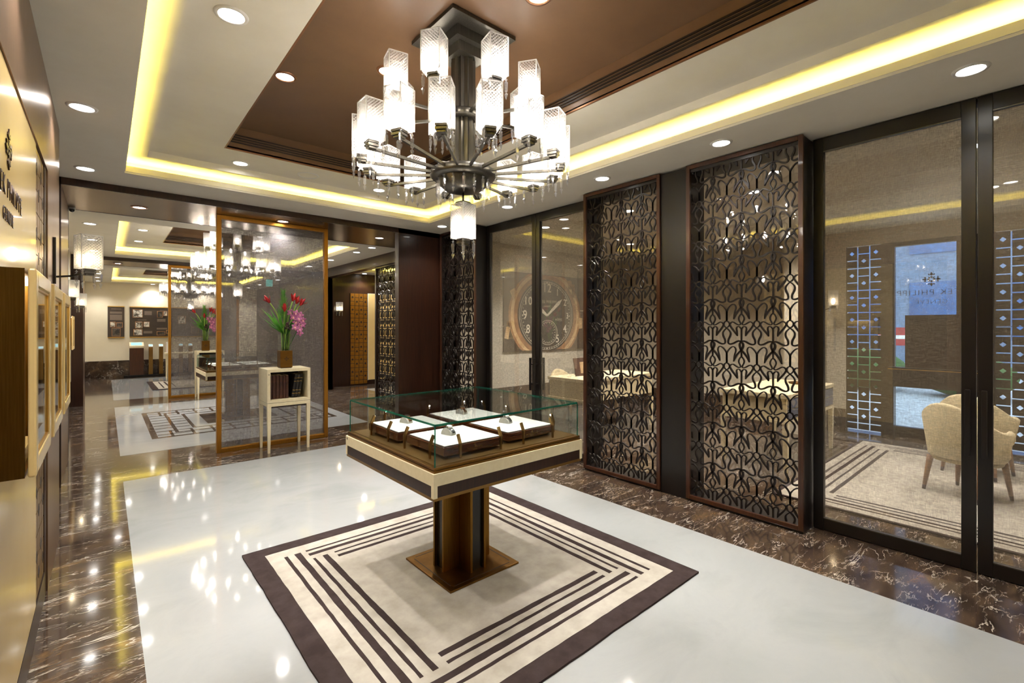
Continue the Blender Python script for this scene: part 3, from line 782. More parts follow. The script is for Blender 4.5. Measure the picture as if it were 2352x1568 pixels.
# ================================================================== CARPET AND DISPLAY TABLE OF THE FIRST HALL
def wobble_band(mb, a, b, w, z0, z1, n=26, amp=.003, seed=0):
    """hand-carved stripe from a to b with slightly uneven edges"""
    rnd = random.Random(seed)
    a, b = Vector(a + (0,)), Vector(b + (0,)); d = b - a; s = Vector((-d.y, d.x, 0)).normalized()
    L, R = [], []
    e1 = e2 = 0
    for i in range(n + 1):
        e1 = .7*e1 + rnd.uniform(-1, 1)*amp*.6; e2 = .7*e2 + rnd.uniform(-1, 1)*amp*.6
        p = a + d * (i / n)
        L.append(p + s*(w/2 + e1)); R.append(p - s*(w/2 + e2))
    vs = []
    for z in (z0, z1): vs += [(p.x, p.y, z) for p in L] + [(p.x, p.y, z) for p in R]
    m = n + 1; fs = []
    for i in range(n):
        fs += [(2*m+i, 2*m+m+i, 2*m+m+i+1, 2*m+i+1), (i, i+1, 2*m+i+1, 2*m+i), (m+i+1, m+i, 3*m+i, 3*m+i+1)]
    fs += [(0, 2*m, 3*m, m), (n, m+n, 3*m+n, 2*m+n)]
    return mb._add(vs, fs)
def rug(label, loc, hx, hy, border, offs, ends, seed=0, both=True):
    t = thing('rug', label, 'carpet', loc)
    k = .010
    MB().box(-hx+border, hx-border, -hy+border, hy-border, 0, k).build('pile_field', M['carpet_light'], t)
    bd = MB()
    m = border/2
    wobble_band(bd, (-hx+m, -hy), (-hx+m, hy), border, 0, k+.0016, 40, .003, seed+1)
    wobble_band(bd, (hx-m, -hy), (hx-m, hy), border, 0, k+.0016, 40, .003, seed+2)
    wobble_band(bd, (-hx+border-.004, -hy+m), (hx-border+.004, -hy+m), border, 0, k+.0012, 40, .003, seed+3)
    wobble_band(bd, (-hx+border-.004, hy-m), (hx-border+.004, hy-m), border, 0, k+.0012, 40, .003, seed+4)
    bd.build('border', M['carpet_dark'], t)
    i = 0
    for (ox, oy, w, ex, ey) in offs:
        for sg in (-1, 1):
            i += 1
            wobble_band(MB(), (sg*ox, -ey), (sg*ox, ey), w, k-.004, k+.0008, 30, .003, seed+10+i).build('stripe', M['carpet_dark'], t) 
            wobble_band(MB(), (-ex, sg*oy), (ex, sg*oy), w, k-.004, k+.0008, 30, .003, seed+40+i).build('stripe', M['carpet_dark'], t)
    return t
rug('square beige carpet with dark brown border and carved stripes under the pedestal table', (1.702, 2.435, .0012), 1.026, 1.026, .108,
    [(.820, .812, .020, .695, .815), (.748, .748, .036, .695, .815), (.684, .676, .018, .555, .68), (.616, .613, .032, .555, .68)], None, 100)

def pedestal_table(label, loc, legs=False):
    """square glass-topped show table on a cross-shaped bronze pedestal"""
    t = thing('display_table', label, 'display table', loc)
    if legs:
        for sx in (-1, 1):
            for sy in (-1, 1): MB().taper(sx*.495, sy*.495, 0, .034, .66, .055).build('leg', M['leather_cream'], t)
    else:
        MB().box(-.256, .256, -.256, .256, 0, .012).build('base_plate', M['bronze'], t, .002)
        g = MB()
        for s in (-1, 1): g.box(-.205, .205, s*.222-.003, s*.222+.003, .012, .0128); g.box(s*.222-.003, s*.222+.003, -.205, .205, .012, .0128)
        g.build('base_groove', M['dark_line'], t)
        a, w, p = .175, .058, .016
        for k in range(4):
            c = MB()
            for s in (-1, 1):
                lo, hi = (w - p, w) if s > 0 else (-w, -w + p)
                if k == 0: c.box(w, a, lo, hi, .012, .66)
                if k == 1: c.box(lo, hi, w, a, .012, .66)
                if k == 2: c.box(-a, -w, lo, hi, .012, .66)
                if k == 3: c.box(lo, hi, -a, -w, .012, .66)
            c.build('pedestal_fin', M['bronze_v'], t, .0015)
        MB().box(-a+.02, a-.02, -w+p, w-p, .012, .66).box(-w+p, w-p, -a+.02, a-.02, .012, .66).build('pedestal_core', M['plinth_black'], t)
    h = .535
    MB().box(-h+.004, h-.004, -h+.004, h-.004, .656, .672).build('underside', M['bronze_plain'], t)
    MB().box(-h+.012, h-.012, -h+.012, h-.012, .672, .784).build('carcass', M['leather_cream'], t)
    ap = MB()
    for s in (-1, 1):
        for ax in (0, 1):
            q = lambda u0, u1, z0, z1: ap.box(u0, u1, s*h - s*.012, s*h, z0, z1) if ax == 0 else ap.box(s*h - s*.012, s*h, u0, u1, z0, z1)
            e = h if ax == 0 else h - .012
            q(-e, e, .728, .787); q(-e, -h+.022, .670, .728); q(h-.022, e, .670, .728)
    ap.build('cream_apron', M['leather_cream'], t)
    for s in (-1, 1):
        MB().box(-h+.022, h-.022, s*(h-.012), s*(h-.003), .672, .728).build('wood_panel', M['wood_dark'], t)
        MB().box(s*(h-.012), s*(h-.003), -h+.022, h-.022, .672, .728).build('wood_panel', M['wood_dark'], t)
    MB().box(-.526, .526, -.526, .526, .784, .798).box(-.520, .520, -.520, .520, .798, .802).box(-.525, .525, -.525, .525, .802, .812).build('bronze_deck_edge', M['bronze'], t, .001)
    MB().box(-.500, .500, -.500, .500, .812, .8145).build('deck', M['bronze_plain'], t)
    q, th, z0, z1 = .514, .006, .8135, 1.010
    for s in (-1, 1):
        MB().box(-q, q, s*q - s*th, s*q, z0, z1).build('glass_side', M['glass_case'], t)
        MB().box(s*q - s*th, s*q, -q+th, q-th, z0, z1).build('glass_side', M['glass_case'], t)
    MB().box(-q, q, -q, q, z1, z1+.008).build('glass_top', M['glass_case'], t)
    ed = MB()
    for s in (-1, 1):
        ed.box(-q-.0005, q+.0005, s*q-.0012, s*q+.0012, z1-.001, z1+.009); ed.box(s*q-.0012, s*q+.0012, -q, q, z1-.001, z1+.009)
        for r in (-1, 1): ed.box(s*q-.004, s*q+.001, r*q-.004, r*q+.001, z0, z1)
    ed.build('glass_edge', M['glass_edge'], t)
    e = MB(); emblem(e, (-h-.001, .512, .772), (0, -1, 0), (0, 0, 1), .011, (.0008, 0, 0)); e.build('emblem', M['lettering_dark'], t)
    return t
TX, TY = 1.71, 2.455
pedestal_table('square glass showcase table with cream edge on a bronze pedestal standing on the striped carpet', (TX, TY, .0118))
pedestal_table('square glass showcase table of the second hall behind the glass partition', (1.71, 9.1, .0012))

# watch trays, watches and stalk lights inside the case
def watch_tray(label, loc, group):
    t = thing('watch_tray', label, 'tray', loc, 0, group)
    w = .195
    MB().box(-w+.03, w-.03, -w+.03, w-.03, 0, .014).build('plinth', M['bronze_plain'], t)
    MB().box(-w, w, -w, w, .014, .058).build('wood_body', M['wood_tray'], t, .002)
    MB().box(-w+.006, w-.006, -w+.006, w-.006, .058, .061).build('rim', M['black_brown'], t)
    MB().box(-w+.012, w-.012, -w+.012, w-.012, .060, .0635).build('cushion', M['cushion_white'], t, .001)
    e = MB(); emblem(e, (0, -w-.0008, .043), (1, 0, 0), (0, 0, 1), .008, (0, .0008, 0)); e.build('emblem', M['gold_bright'], t)
    text('lettering', 'PATEK PHILIPPE', .0125, M['gold_bright'], t, (0, -w-.0006, .030), (1, 0, 0), (0, 0, 1), .0003)
    text('lettering', 'GENEVE', .0075, M['gold_bright'], t, (0, -w-.0006, .0215), (1, 0, 0), (0, 0, 1), .0003)
    return t
def watch(label, loc, rz, metal, group=None):
    t = thing('wristwatch', label, 'watch', loc, rz, group)
    # cushion cuff: a half drum leaning back
    mb = MB()
    for x in (-.018, .018): pass
    prof = [(.040*math.cos(a), .036*math.sin(a)) for a in [PI*k/10 for k in range(11)]]
    mb.prism(prof, (-.020, 0, 0), (0, 1, 0), (0, 0, 1), (.040, 0, 0))
    mb.build('cuff', M['cushion_white'], t)
    st = MB()
    for k in range(12):
        a0, a1 = PI*(.10 + k*.067), PI*(.10 + k*.067 + .055)
        p = [(.041*math.cos(a0), .037*math.sin(a0)), (.041*math.cos(a1), .037*math.sin(a1)), (.046*math.cos(a1), .042*math.sin(a1)), (.046*math.cos(a0), .042*math.sin(a0))]
        st.prism(p, (-.011, 0, 0), (0, 1, 0), (0, 0, 1), (.022, 0, 0))
    st.build('bracelet', M[metal], t)
    a = PI*.55; c = Vector((0, .045*math.cos(a)*1.0, .041*math.sin(a))); n = Vector((0, math.cos(a), math.sin(a))); v = Vector((0, -math.sin(a), math.cos(a)))
    ring = [(.019*math.cos(k*PI/10), .019*math.sin(k*PI/10)) for k in range(20)]
    MB().prism(ring, c, (1, 0, 0), v, -n*.008 if n.z < 0 else n*.008).build('case', M[metal], t)
    dial = [(.015*math.cos(k*PI/10), .015*math.sin(k*PI/10)) for k in range(20)]
    MB().prism(dial, c + n*.008, (1, 0, 0), v, n*.0006).build('dial', M['dial_print' if metal == 'gold_rose' else 'plastic_white'], t)
    return t
def stalk(loc, rz, label, group, light=True):
    """small bronze display spotlight: thin stem, head leaning over the tray"""
    t = thing('display_light', label, 'spotlight', loc, rz, group)
    MB().taper(0, 0, 0, .009, .075, .013).build('stem', M['bronze_plain'], t)
    MB().bar((0, 0, .072), (.022, 0, .118), .012, .014).build('head', M['bronze_plain'], t)
    MB().bar((.024, 0, .113), (.027, 0, .1115), .008, .008).build('lens', M['lens'], t)
    if light:
        lamp('SPOT', .22, (1, .96, .9), (.026, 0, .112), t, rot=(0, math.radians(-48), 0), spot_size=math.radians(95), spot_blend=.7, shadow_soft_size=.004)
    return t
dz = .0118 + .8145
trays = [(-.215, -.235, 'steel', 'steel bracelet watch on a cuff in the tray facing the logo panel and entrance'),
         (.235, -.205, 'steel', 'steel bracelet watch on a white cuff in the tray beside the lattice screens'),
         (-.240, .215, 'gold_rose', 'rose gold watch on a white cuff in the tray towards the flower console'),
         (.205, .240, 'gold_rose', 'rose gold watch on a white cuff in the tray towards the glass doors')]
for i, (dx, dy, mt, lb) in enumerate(trays):
    watch_tray('brown wood watch tray with white cushion inside the glass showcase', (TX+dx, TY+dy, dz), 'watch trays in the pedestal showcase')
    watch(lb, (TX+dx-.02, TY+dy+.03, dz+.0635), .25, mt)
for (x, y, rz) in [(-.455, -.10, 0), (-.455, -.37, 0), (-.455, .33, 0), (-.455, .10, 0),
                   (-.33, -.46, PI/2), (-.06, -.46, PI/2), (.11, -.46, PI/2), (.35, -.46, PI/2),
                   (.46, -.36, PI), (.46, .08, PI), (.46, .36, PI), (.33, .47, -PI/2), (.03, .47, -PI/2), (-.30, .47, -PI/2)]:
    stalk((TX+x, TY+y, dz), rz, 'slim bronze stalk spotlight standing in the glass showcase', 'stalk lights in the pedestal showcase')
dz2 = .0012 + .8145
for (dx, dy) in [(-.215, -.235), (.235, -.205), (-.240, .215), (.205, .240)]:
    watch_tray('brown wood watch tray in the showcase of the second hall', (1.71+dx, 9.1+dy, dz2), 'watch trays in the second hall showcase')
for (x, y, rz) in [(-.455, -.37, 0), (-.455, -.10, 0), (-.455, .15, 0), (-.455, .36, 0), (-.2, -.46, PI/2), (.2, -.46, PI/2)]:
    stalk((1.71+x, 9.1+y, dz2), rz, 'bronze stalk spotlight in the showcase of the second hall', 'stalk lights in the second hall showcase', False)

# inlaid marble grid and carpet of the farther halls
g = thing('floor_grid', 'dark marble grid pattern inlaid in the white floor under the second showcase table', 'floor inlay', (1.71, 9.1, .0012))
for o in (1.2, .93, .70):
    w = .07 if o == 1.2 else .045
    for s in (-1, 1):
        MB().box(s*o-w/2, s*o+w/2, -o+w/2, o-w/2, 0, .0015).build('grid_bar', M['marble_dark'], g)
        MB().box(-o-w/2, o+w/2, s*o-w/2, s*o+w/2, 0, .0015).build('grid_bar', M['marble_dark'], g)
for k in range(9):
    c = -1.0 + k*.25
    for s in (-1, 1):
        MB().box(s*.73 if s > 0 else -1.16, 1.16 if s > 0 else -.73, c-.018, c+.018, 0, .0012).build('grid_bar', M['marble_dark'], g)
        MB().box(c-.018, c+.018, s*.73 if s > 0 else -1.16, 1.16 if s > 0 else -.73, 0, .0012).build('grid_bar', M['marble_dark'], g)
MB().box(-.5, .5, -.5, .5, 0, .0012).build('centre_field', M['marble_dark'], g)
rug('beige carpet with dark border and carved stripes in the far hall', (1.95, 15.0, .0012), 1.1, 1.1, .12,
    [(.86, .86, .03, .70, .80), (.74, .74, .04, .70, .80), (.62, .62, .03, .55, .65)], None, 300)

# ================================================================== GLASS PARTITIONS, CONSOLES, FLOWERS
def partition(name, x0, x1, y, z1, label):
    t = thing(name, label, 'partition', (0, y, 0))
    w, d = .048, .07
    for a in (x0, x1 - w): MB().box(a, a+w, 0, d, 0, z1).build('post', M['bronze_gold'], t, .002)
    MB().box(x0+w, x1-w, 0, d, 0, .048).build('rail', M['bronze_gold'], t, .002)
    MB().box(x0+w, x1-w, 0, d, z1-w, z1).build('rail', M['bronze_gold'], t, .002)
    b = MB().box(x0+w, x1-w, .012, d-.012, .048, .056)
    b.build('glazing_bead', M['gold_bright'], t)
    MB().box(x0+w, x1-w, .03, .04, .056, z1-w).build('pane', M['glass_mesh'], t)
    return t
partition('glass_partition', 1.0, 2.30, 6.48, 2.833, 'golden bronze framed mesh glass partition behind the flower console')
partition('glass_partition', 1.0, 2.30, 12.1, 2.793, 'golden bronze framed mesh glass partition before the far hall')

def console(loc, label):
    t = thing('console_cabinet', label, 'cabinet', loc)
    hw, hd, z0, z1 = .245, .205, .574, .992
    w = .034
    for sx in (-1, 1):
        for sy in (-1, 1): MB().taper(sx*(hw-.022), sy*(hd-.022), 0, .026, .55, .042).build('leg', M['leather_cream'], t)
    MB().box(-hw+.03, hw-.03, -hd+.03, hd-.03, .53, .56).build('wood_band', M['wood_dark'], t)
    MB().box(-hw, hw, -hd, hd, .550, .590).build('base_board', M['leather_cream'], t, .002)
    MB().box(-hw+.003, hw-.003, -hd+.003, hd-.003, .590, .594).build('shadow_line', M['dark_line'], t)
    b = MB()
    b.box(-hw, hw, -hd, hd, .594, .625); b.box(-hw, hw, -hd, hd, z1-w, z1)
    b.box(-hw, -hw+w, -hd, hd, .625, z1-w); b.box(hw-w, hw, -hd, hd, .625, z1-w); b.box(-hw+w, hw-w, hd-.015, hd, .625, z1-w)
    b.build('open_box', M['leather_cream'], t)
    li = MB(); li.box(-hw+w, hw-w, hd-.020, hd-.015, .625, z1-w); li.build('back_lining', M['wood_dark'], t)
    e = MB(); emblem(e, (-hw+.018, -hd-.0008, z1-.06), (1, 0, 0), (0, 0, 1), .011, (0, .0008, 0)); e.build('emblem', M['lettering_dark'], t)
    return t
KX, KY = 1.692, 6.275
console((KX, KY, 0), 'cream open-fronted console cabinet on tapered legs before the glass partition')
console((KX, 11.85, 0), 'cream console cabinet on tapered legs before the farther glass partition')
bx = KX - .205
for i, (w, h, mt, lb) in enumerate([(.036, .285, 'book_brown', 0), (.036, .285, 'book_brown', 0), (.036, .285, 'book_brown', 0), (.036, .285, 'book_brown', 0), (.030, .275, 'book_brown', 1), (.030, .28, 'book_brown', 1),
                                    (.032, .29, 'book_black', 2), (.032, .29, 'book_black', 2), (.030, .29, 'book_black', 2)]):
    lean = .0 if i < 6 else .15
    t = thing('book', ['brown leather bound book upright in the console cabinet', 'thinner brown book beside the leather bound set in the console', 'black book leaning in the console cabinet'][lb], 'book',
              (bx + w/2 + (.028 if i >= 6 else 0), KY - .02, .6255), 0, ['leather bound set in the console', 'thin brown books in the console', 'leaning black books in the console'][lb])
    t.rotation_euler = (0, lean, 0)
    MB().box(-w/2+.001, w/2-.001, -.10, .10, .004 if not lean else .01, h).build('cover', M[mt], t, .003)
    MB().box(-w/2+.004, w/2-.004, -.09, .095, h-.004, h+.001).build('pages', M['leather_cream'], t)
    for z in (.05, .09, h-.09, h-.05): MB().box(-w/2, w/2, -.1035, -.099, z, z+.006).build('spine_band', M['gold_bright' if mt == 'book_black' else 'pod_dark'], t)
    bx += w + .003

def vase(loc, label):
    t = thing('flower_vase', label, 'vase', loc)
    w, b = .070, .215
    MB().box(-w, w, -w, w, .008, b).build('bronze_sleeve', M['bronze'], t, .002)
    MB().box(-w+.008, w-.008, -w+.008, w-.008, 0, .010).build('foot', M['plinth_black'], t)
    e = MB(); emblem(e, (0, -w-.001, .115), (1, 0, 0), (0, 0, 1), .030, (0, .001, 0)); e.build('emblem', M['lettering_dark'], t)
    g = MB(); q, th, h = .064, .005, .42
    g.box(-q, q, -q, -q+th, b, h); g.box(-q, q, q-th, q, b, h); g.box(-q, -q+th, -q+th, q-th, b, h); g.box(q-th, q, -q+th, q-th, b, h)
    g.build('glass_tube', M['glass_clear'], t)
    return t
def petal(mb, o, d, up, L, w, curl=.25, n=5):
    """one curved petal or leaf blade growing from o along d"""
    o, d, up = Vector(o), Vector(d).normalized(), Vector(up)
    s = d.cross(up).normalized(); u = s.cross(d).normalized()
    vs, fs = [], []
    for i in range(n + 1):
        f = i / n
        c = o + d * (L*f) + u * (-curl*L*f*f)
        ww = w * math.sin(PI * min(.5, .12 + f*.55)) if f < .62 else w * math.cos((f - .62) / .38 * PI / 2 * .96)
        vs += [c - s*ww/2, c + u*ww*.12, c + s*ww/2]
    for i in range(n):
        fs += [(3*i, 3*i+1, 3*i+4, 3*i+3), (3*i+1, 3*i+2, 3*i+5, 3*i+4)]
    mb._add(vs, fs, True)
    return mb
def amaryllis(base_, tip, label, group, r=.008):
    t = thing('amaryllis', label, 'flower', base_, 0, group)
    p = Vector(tip) - Vector(base_)
    path = smooth_path([(0, 0, 0), (p.x*.25, p.y*.25, p.z*.4), (p.x*.62, p.y*.62, p.z*.78), tuple(p)], 5)
    MB().tube(path, [r]*len(path), 7).build('stalk', M['stem_pale'], t)
    d = (Vector(path[-1]) - Vector(path[-4])).normalized()
    bd = MB()
    a = Vector((1, 0, 0)); s = d.cross(a).normalized(); u = s.cross(d)
    bd.tube([p - d*.005, p + d*.02, p + d*.05, p + d*.085, p + d*.11], [.008, .017, .019, .012, .001], 8)
    bd.build('bud', M['petal_red'], t)
    b2 = MB()
    for k in range(3):
        q = s*math.cos(k*2*PI/3) + u*math.sin(k*2*PI/3)
        petal(b2, p + q*.008, d*1.0 + q*.42, q, .095, .034, -.1)
    b2.build('petal', M['petal_red'], t)
    return t
def orchid(base_, pts, label):
    t = thing('orchid_spray', label, 'flower', base_)
    o = Vector(base_)
    path = smooth_path([(0, 0, 0)] + [tuple(Vector(q) - o) for q in (pts[0], pts[len(pts)//2], pts[-1])], 5)
    MB().tube(path, .004, 6).build('stem', M['leaf_dark'], t)
    for i, q in enumerate(pts):
        c = Vector(q) - o; rnd = random.Random(i*7 + len(pts))
        n = Vector((rnd.uniform(-.5, .5), -1, rnd.uniform(-.3, .4))).normalized()
        s = n.cross(Vector((0, 0, 1))).normalized(); u = s.cross(n)
        f = MB(); a0 = rnd.uniform(0, 1)
        for k in range(5):
            a = a0 + k*2*PI/5; dd = s*math.cos(a) + u*math.sin(a) + n*.25
            petal(f, c, dd, n, .047, .030, .15, 4)
        b = f.build('blossom', M['petal_pink'], t)
        f = MB(); petal(f, c + n*.006, n*.6 - u*.8, u, .026, .020, -.2, 3); f.ball(tuple(c + n*.006), .008, .008, .008, 6, 4)
        f.build('lip', M['petal_lip'], b)
    return t
def foliage(base_, blades, label, mat, group=None):
    t = thing('leaf_spray', label, 'foliage', base_, 0, group)
    for (tip, w, curl) in blades:
        d = Vector(tip) - Vector(base_)
        mb = MB(); petal(mb, (0, 0, 0), d, Vector((0, -.6, .8)) if abs(d.normalized().z) < .9 else Vector((0, -1, 0)), d.length, w, curl, 7)
        mb.build('leaf', M[mat], t)
    return t
def plume(base_, top, label):
    """feathery upright asparagus-like frond"""
    t = thing('fern_plume', label, 'foliage', base_)
    d = Vector(top) - Vector(base_)
    MB().tube([(0, 0, 0), tuple(d*.5 + Vector((.006, 0, 0))), tuple(d)], .004, 5).build('stalk', M['leaf_green'], t)
    rnd = random.Random(3); nb = MB()
    for k in range(190):
        f = .42 + .56*k/190; a = k*2.4; c = d*f
        L = (.15*(1.12 - f) + .035)*rnd.uniform(.6, 1.2)
        dr = Vector((math.cos(a)*.55, math.sin(a)*.55, .85))
        petal(nb, c, dr, Vector((-math.sin(a), math.cos(a), 0)), L, .0055, .12, 2)
    o = nb.build('needles', M['leaf_green'], t); o['kind'] = 'stuff'
    return t
def bouquet(ox, oy, oz, where, sc=1.0):
    V = lambda x, y, z: (ox + x*sc, oy + y*sc, oz + z*sc)
    root = lambda k: V(.03*math.cos(k*2.1), .03*math.sin(k*2.1), .23)
    g = 'amaryllis ' + where
    for k, (tp, lb) in enumerate([(V(-.185, -.05, .80), 'red amaryllis bud leaning far out'), (V(-.03, -.10, .70), 'short red amaryllis bud at the front'),
                                  (V(.085, -.02, .83), 'tall red amaryllis bud beside the fern plume'), (V(.135, .0, .80), 'red amaryllis bud above the pink orchids'), (V(.175, -.02, .78), 'outermost red amaryllis bud over the pink orchids')]):
        amaryllis(root(k), tp, lb + ' ' + where, None)
    orchid(root(5), [V(.04, -.09, .685), V(.10, -.10, .675), V(.155, -.08, .655), V(.065, -.12, .63), V(.125, -.12, .61), V(.185, -.08, .595), V(.10, -.11, .565)], 'upper pink orchid spray ' + where)
    orchid(root(6), [V(.155, -.09, .53), V(.085, -.11, .505), V(.135, -.12, .475), V(.19, -.07, .535), V(.145, -.10, .435)], 'lower pink orchid spray ' + where)
    foliage(V(0, 0, .40), [(V(-.25, -.05, .74), .020, .08), (V(-.20, -.02, .70), .018, .05), (V(-.15, -.08, .62), .022, .05), (V(-.10, -.09, .58), .024, .05), (V(-.14, .02, .66), .022, .05), (V(-.08, -.05, .62), .026, .02),
                      (V(.17, -.04, .67), .022, .06), (V(.12, .03, .66), .022, .03), (V(-.12, -.07, .53), .035, .1), (V(-.07, -.10, .50), .035, .1)], 'long green blade leaves ' + where, 'leaf_green')
    rb = random.Random(11); bl = []
    for k in range(22):
        a = rb.uniform(-1.0, .75); L = rb.uniform(.22, .36)
        bl.append((V(math.sin(a)*L*.8, rb.uniform(-.10, .08), .42 + math.cos(a)*L), rb.uniform(.010, .018), rb.uniform(.0, .12)))
    foliage(V(0, .01, .40), bl, 'fan of thin green grass blades ' + where, 'leaf_green')
    foliage(V(.01, -.01, .40), [(V(.06, -.09, .55), .04, .1), (V(.02, -.10, .52), .045, .1), (V(-.04, -.10, .55), .04, .05), (V(.09, -.06, .60), .035, .05)], 'broad dark green leaves ' + where, 'leaf_dark')
    plume(V(0, .02, .3), V(-.02, .0, .96), 'feathery upright green plume ' + where)
    t = thing('seed_pod', 'dark red seed pod cluster ' + where, 'seed pod', V(.0, -.085, .52))
    p = MB()
    for k in range(14): p.ball((.025*math.cos(k*2.4)*(1-k/20), -.02+.012*math.sin(k*2.4), .006*k-.04), .012, .012, .012, 6, 4)
    p.build('pods', M['pod_dark'], t)
    tw = thing('bare_twig', 'thin bare twig reaching out ' + where, 'twig', V(.02, 0, .3))
    a = Vector(V(.02, 0, .3)); path = smooth_path([(0, 0, 0)] + [tuple(Vector(V(*q)) - a) for q in [(.10, .02, .55), (.19, .0, .66), (.28, -.02, .75)]], 5)
    MB().tube(path, [.004]*6 + [.0025]*(len(path)-6), 5).build('stem', M['twig'], tw)
    p2_ = Vector(path[10]); MB().tube([p2_, p2_ + Vector((.03, 0, .10)), p2_ + Vector((.03, .01, .16))], .002, 4).build('branch', M['twig'], tw)
    # cut stems standing in the water
    for k in range(7):
        s = thing('cut_stem', 'green cut stem standing in the vase ' + where, 'stem', V(-.035 + .012*k, -.02 + .012*(k % 3), .20), 0, 'cut stems ' + where)
        MB().tube([(0, 0, 0), (.01*(k-3)*.4, 0, .24*sc)], .006, 6).build('stalk', M['leaf_dark' if k % 2 else 'stem_pale'], s)
vase((KX - .005, KY - .03, .992), 'tall square vase with bronze sleeve and glass tube on the cream console')
bouquet(KX - .005, KY - .03, .992, 'on the console of the first partition')
vase((KX - .08, 11.80, .992), 'square bronze and glass vase on the console of the farther partition')
bouquet(KX - .08, 11.80, .992, 'on the console of the farther partition')

# ================================================================== LEFT WALL: LOGO PANEL, TILE STRIP, SHOWCASES, SCONCES
lp = thing('logo_panel', 'cream lacquered wall panel with raised emblem and company name above the small showcases', 'panel', (-.262, 2.33, 0))
MB().box(0, .012, -.87, .87, .16, 2.378).build('board', M['lacquer_cream'], lp)
e = MB(); emblem(e, (.0125, .005, 2.105), (0, 1, 0), (0, 0, 1), .072, (.004, 0, 0)); e.build('emblem', M['lettering_dark'], lp)
text('lettering', 'PATEK PHILIPPE', .098, M['lettering_dark'], lp, (.0135, .005, 1.965), (0, 1, 0), (0, 0, 1), .0012, sx=.86)
text('lettering', 'GENEVE', .068, M['lettering_dark'], lp, (.0135, .005, 1.872), (0, 1, 0), (0, 0, 1), .0012, sx=.86)
for y, lb in ((3.42, 'staggered bronze tile strip with lozenges beside the cream logo panel'),):
    ts = thing('tile_strip', lb, 'tile panel', (-.262, y, 0), PI/2)
    tile_strip(ts, .40, .16, 2.378, 4, M['bronze_plain'])

def wall_case(loc, label, rz=0.0, w=.41, z0=1.14, z1=1.64, d=.126):
    """small wall-hung showcase: bronze body, glazed door standing slightly proud"""
    t = thing('wall_showcase', label, 'showcase', loc, rz)
    b = MB()
    b.box(0, d-.020, 0, .012, z0, z1); b.box(0, d-.020, w-.012, w, z0, z1); b.box(0, d-.020, .012, w-.012, z0, z0+.012); b.box(0, d-.020, .012, w-.012, z1-.012, z1)
    b.build('body', M['bronze_v'], t)
    MB().box(0.002, .010, .012, w-.012, z0+.012, z1-.012).build('back_lining', M['lacquer_cream'], t)
    s = .042
    f = MB()
    f.box(d-.015, d, 0, s, z0, z1); f.box(d-.015, d, w-s, w, z0, z1); f.box(d-.015, d, s, w-s, z0, z0+s); f.box(d-.015, d, s, w-s, z1-s, z1)
    f.build('door_frame', M['lacquer_cream'], t, .004)
    g = MB()
    g.box(d-.016, d-.003, s, s+.006, z0+s, z1-s); g.box(d-.016, d-.003, w-s-.006, w-s, z0+s, z1-s); g.box(d-.016, d-.003, s+.006, w-s-.006, z0+s, z0+s+.006); g.box(d-.016, d-.003, s+.006, w-s-.006, z1-s-.006, z1-s)
    g.build('glazing_bead', M['gold_bright'], t)
    MB().box(d-.010, d-.006, s+.006, w-s-.006, z0+s+.006, z1-s-.006).build('pane', M['glass_clear'], t)
    MB().box(.02, d-.03, .014, w-.014, z1-.018, z1-.013).build('light_strip', M['led_white'], t)
    MB().box(.012, d-.03, .10, w-.10, z0+.012, z0+.05).build('display_step', M['lacquer_cream'], t, .002)
    return t
for y, lb in ((1.60, 'bronze wall showcase with glazed door at the near end of the logo panel'), (2.13, 'bronze wall showcase with glazed door in the middle under the logo'), (2.66, 'bronze wall showcase with glazed door nearest the tile strip')):
    wall_case((-.25, y, 0), lb)
wall_case((-.48, 9.4, 0), 'bronze wall showcase on the cream wall of the second hall', w=.5, z0=1.16, z1=1.66)

def sconce(loc, rz, label, group=None, power=True):
    t = thing('wall_sconce', label, 'wall lamp', loc, rz, group)
    MB().box(0, .014, -.022, .022, -.16, .13).build('back_plate', M['black_frame'], t, .001)
    MB().bar((.014, 0, -.115), (.09, 0, -.105), .010, .012).bar((.085, 0, -.105), (.165, 0, -.075), .010, .012).build('arm', M['black_frame'], t)
    light_head(t, .165, 0, -.055, .35, 'bulb_sconce')
    return t
sconce((-.245, 4.10, 1.93), 0, 'crystal shaded wall sconce on the champagne metal pier by the small showcases')
sconce((-.48, 8.15, 1.93), 0, 'crystal shaded wall sconce on the cream wall of the second hall near its showcase')
sconce((-.48, 11.3, 1.93), 0, 'crystal shaded wall sconce beside the farther portal post')
sconce((4.38, 11.72, 1.95), -PI/2, 'crystal shaded wall sconce on the dark lobby wall beside gold tiles')

# ================================================================== SIDE LOBBY
ts = thing('tile_strip', 'gold staggered tile strip with lozenges on the dark lobby wall', 'tile panel', (4.94, 11.705, 0))
tile_strip(ts, .455, .03, 2.36, 4, M['gold_tile'], gap=.013)
cp = thing('cream_panel', 'tall plain cream lacquered panel beside the gold tile strip', 'panel', (5.6, 11.72, 0))
MB().box(-.41, .5, -.02, 0, .12, 2.36).build('board', M['lacquer_cream'], cp)
MB().box(-.42, -.41, -.022, 0, .11, 2.37).box(-.41, .5, -.022, 0, 2.36, 2.37).build('edge', M['white_trim'], cp)

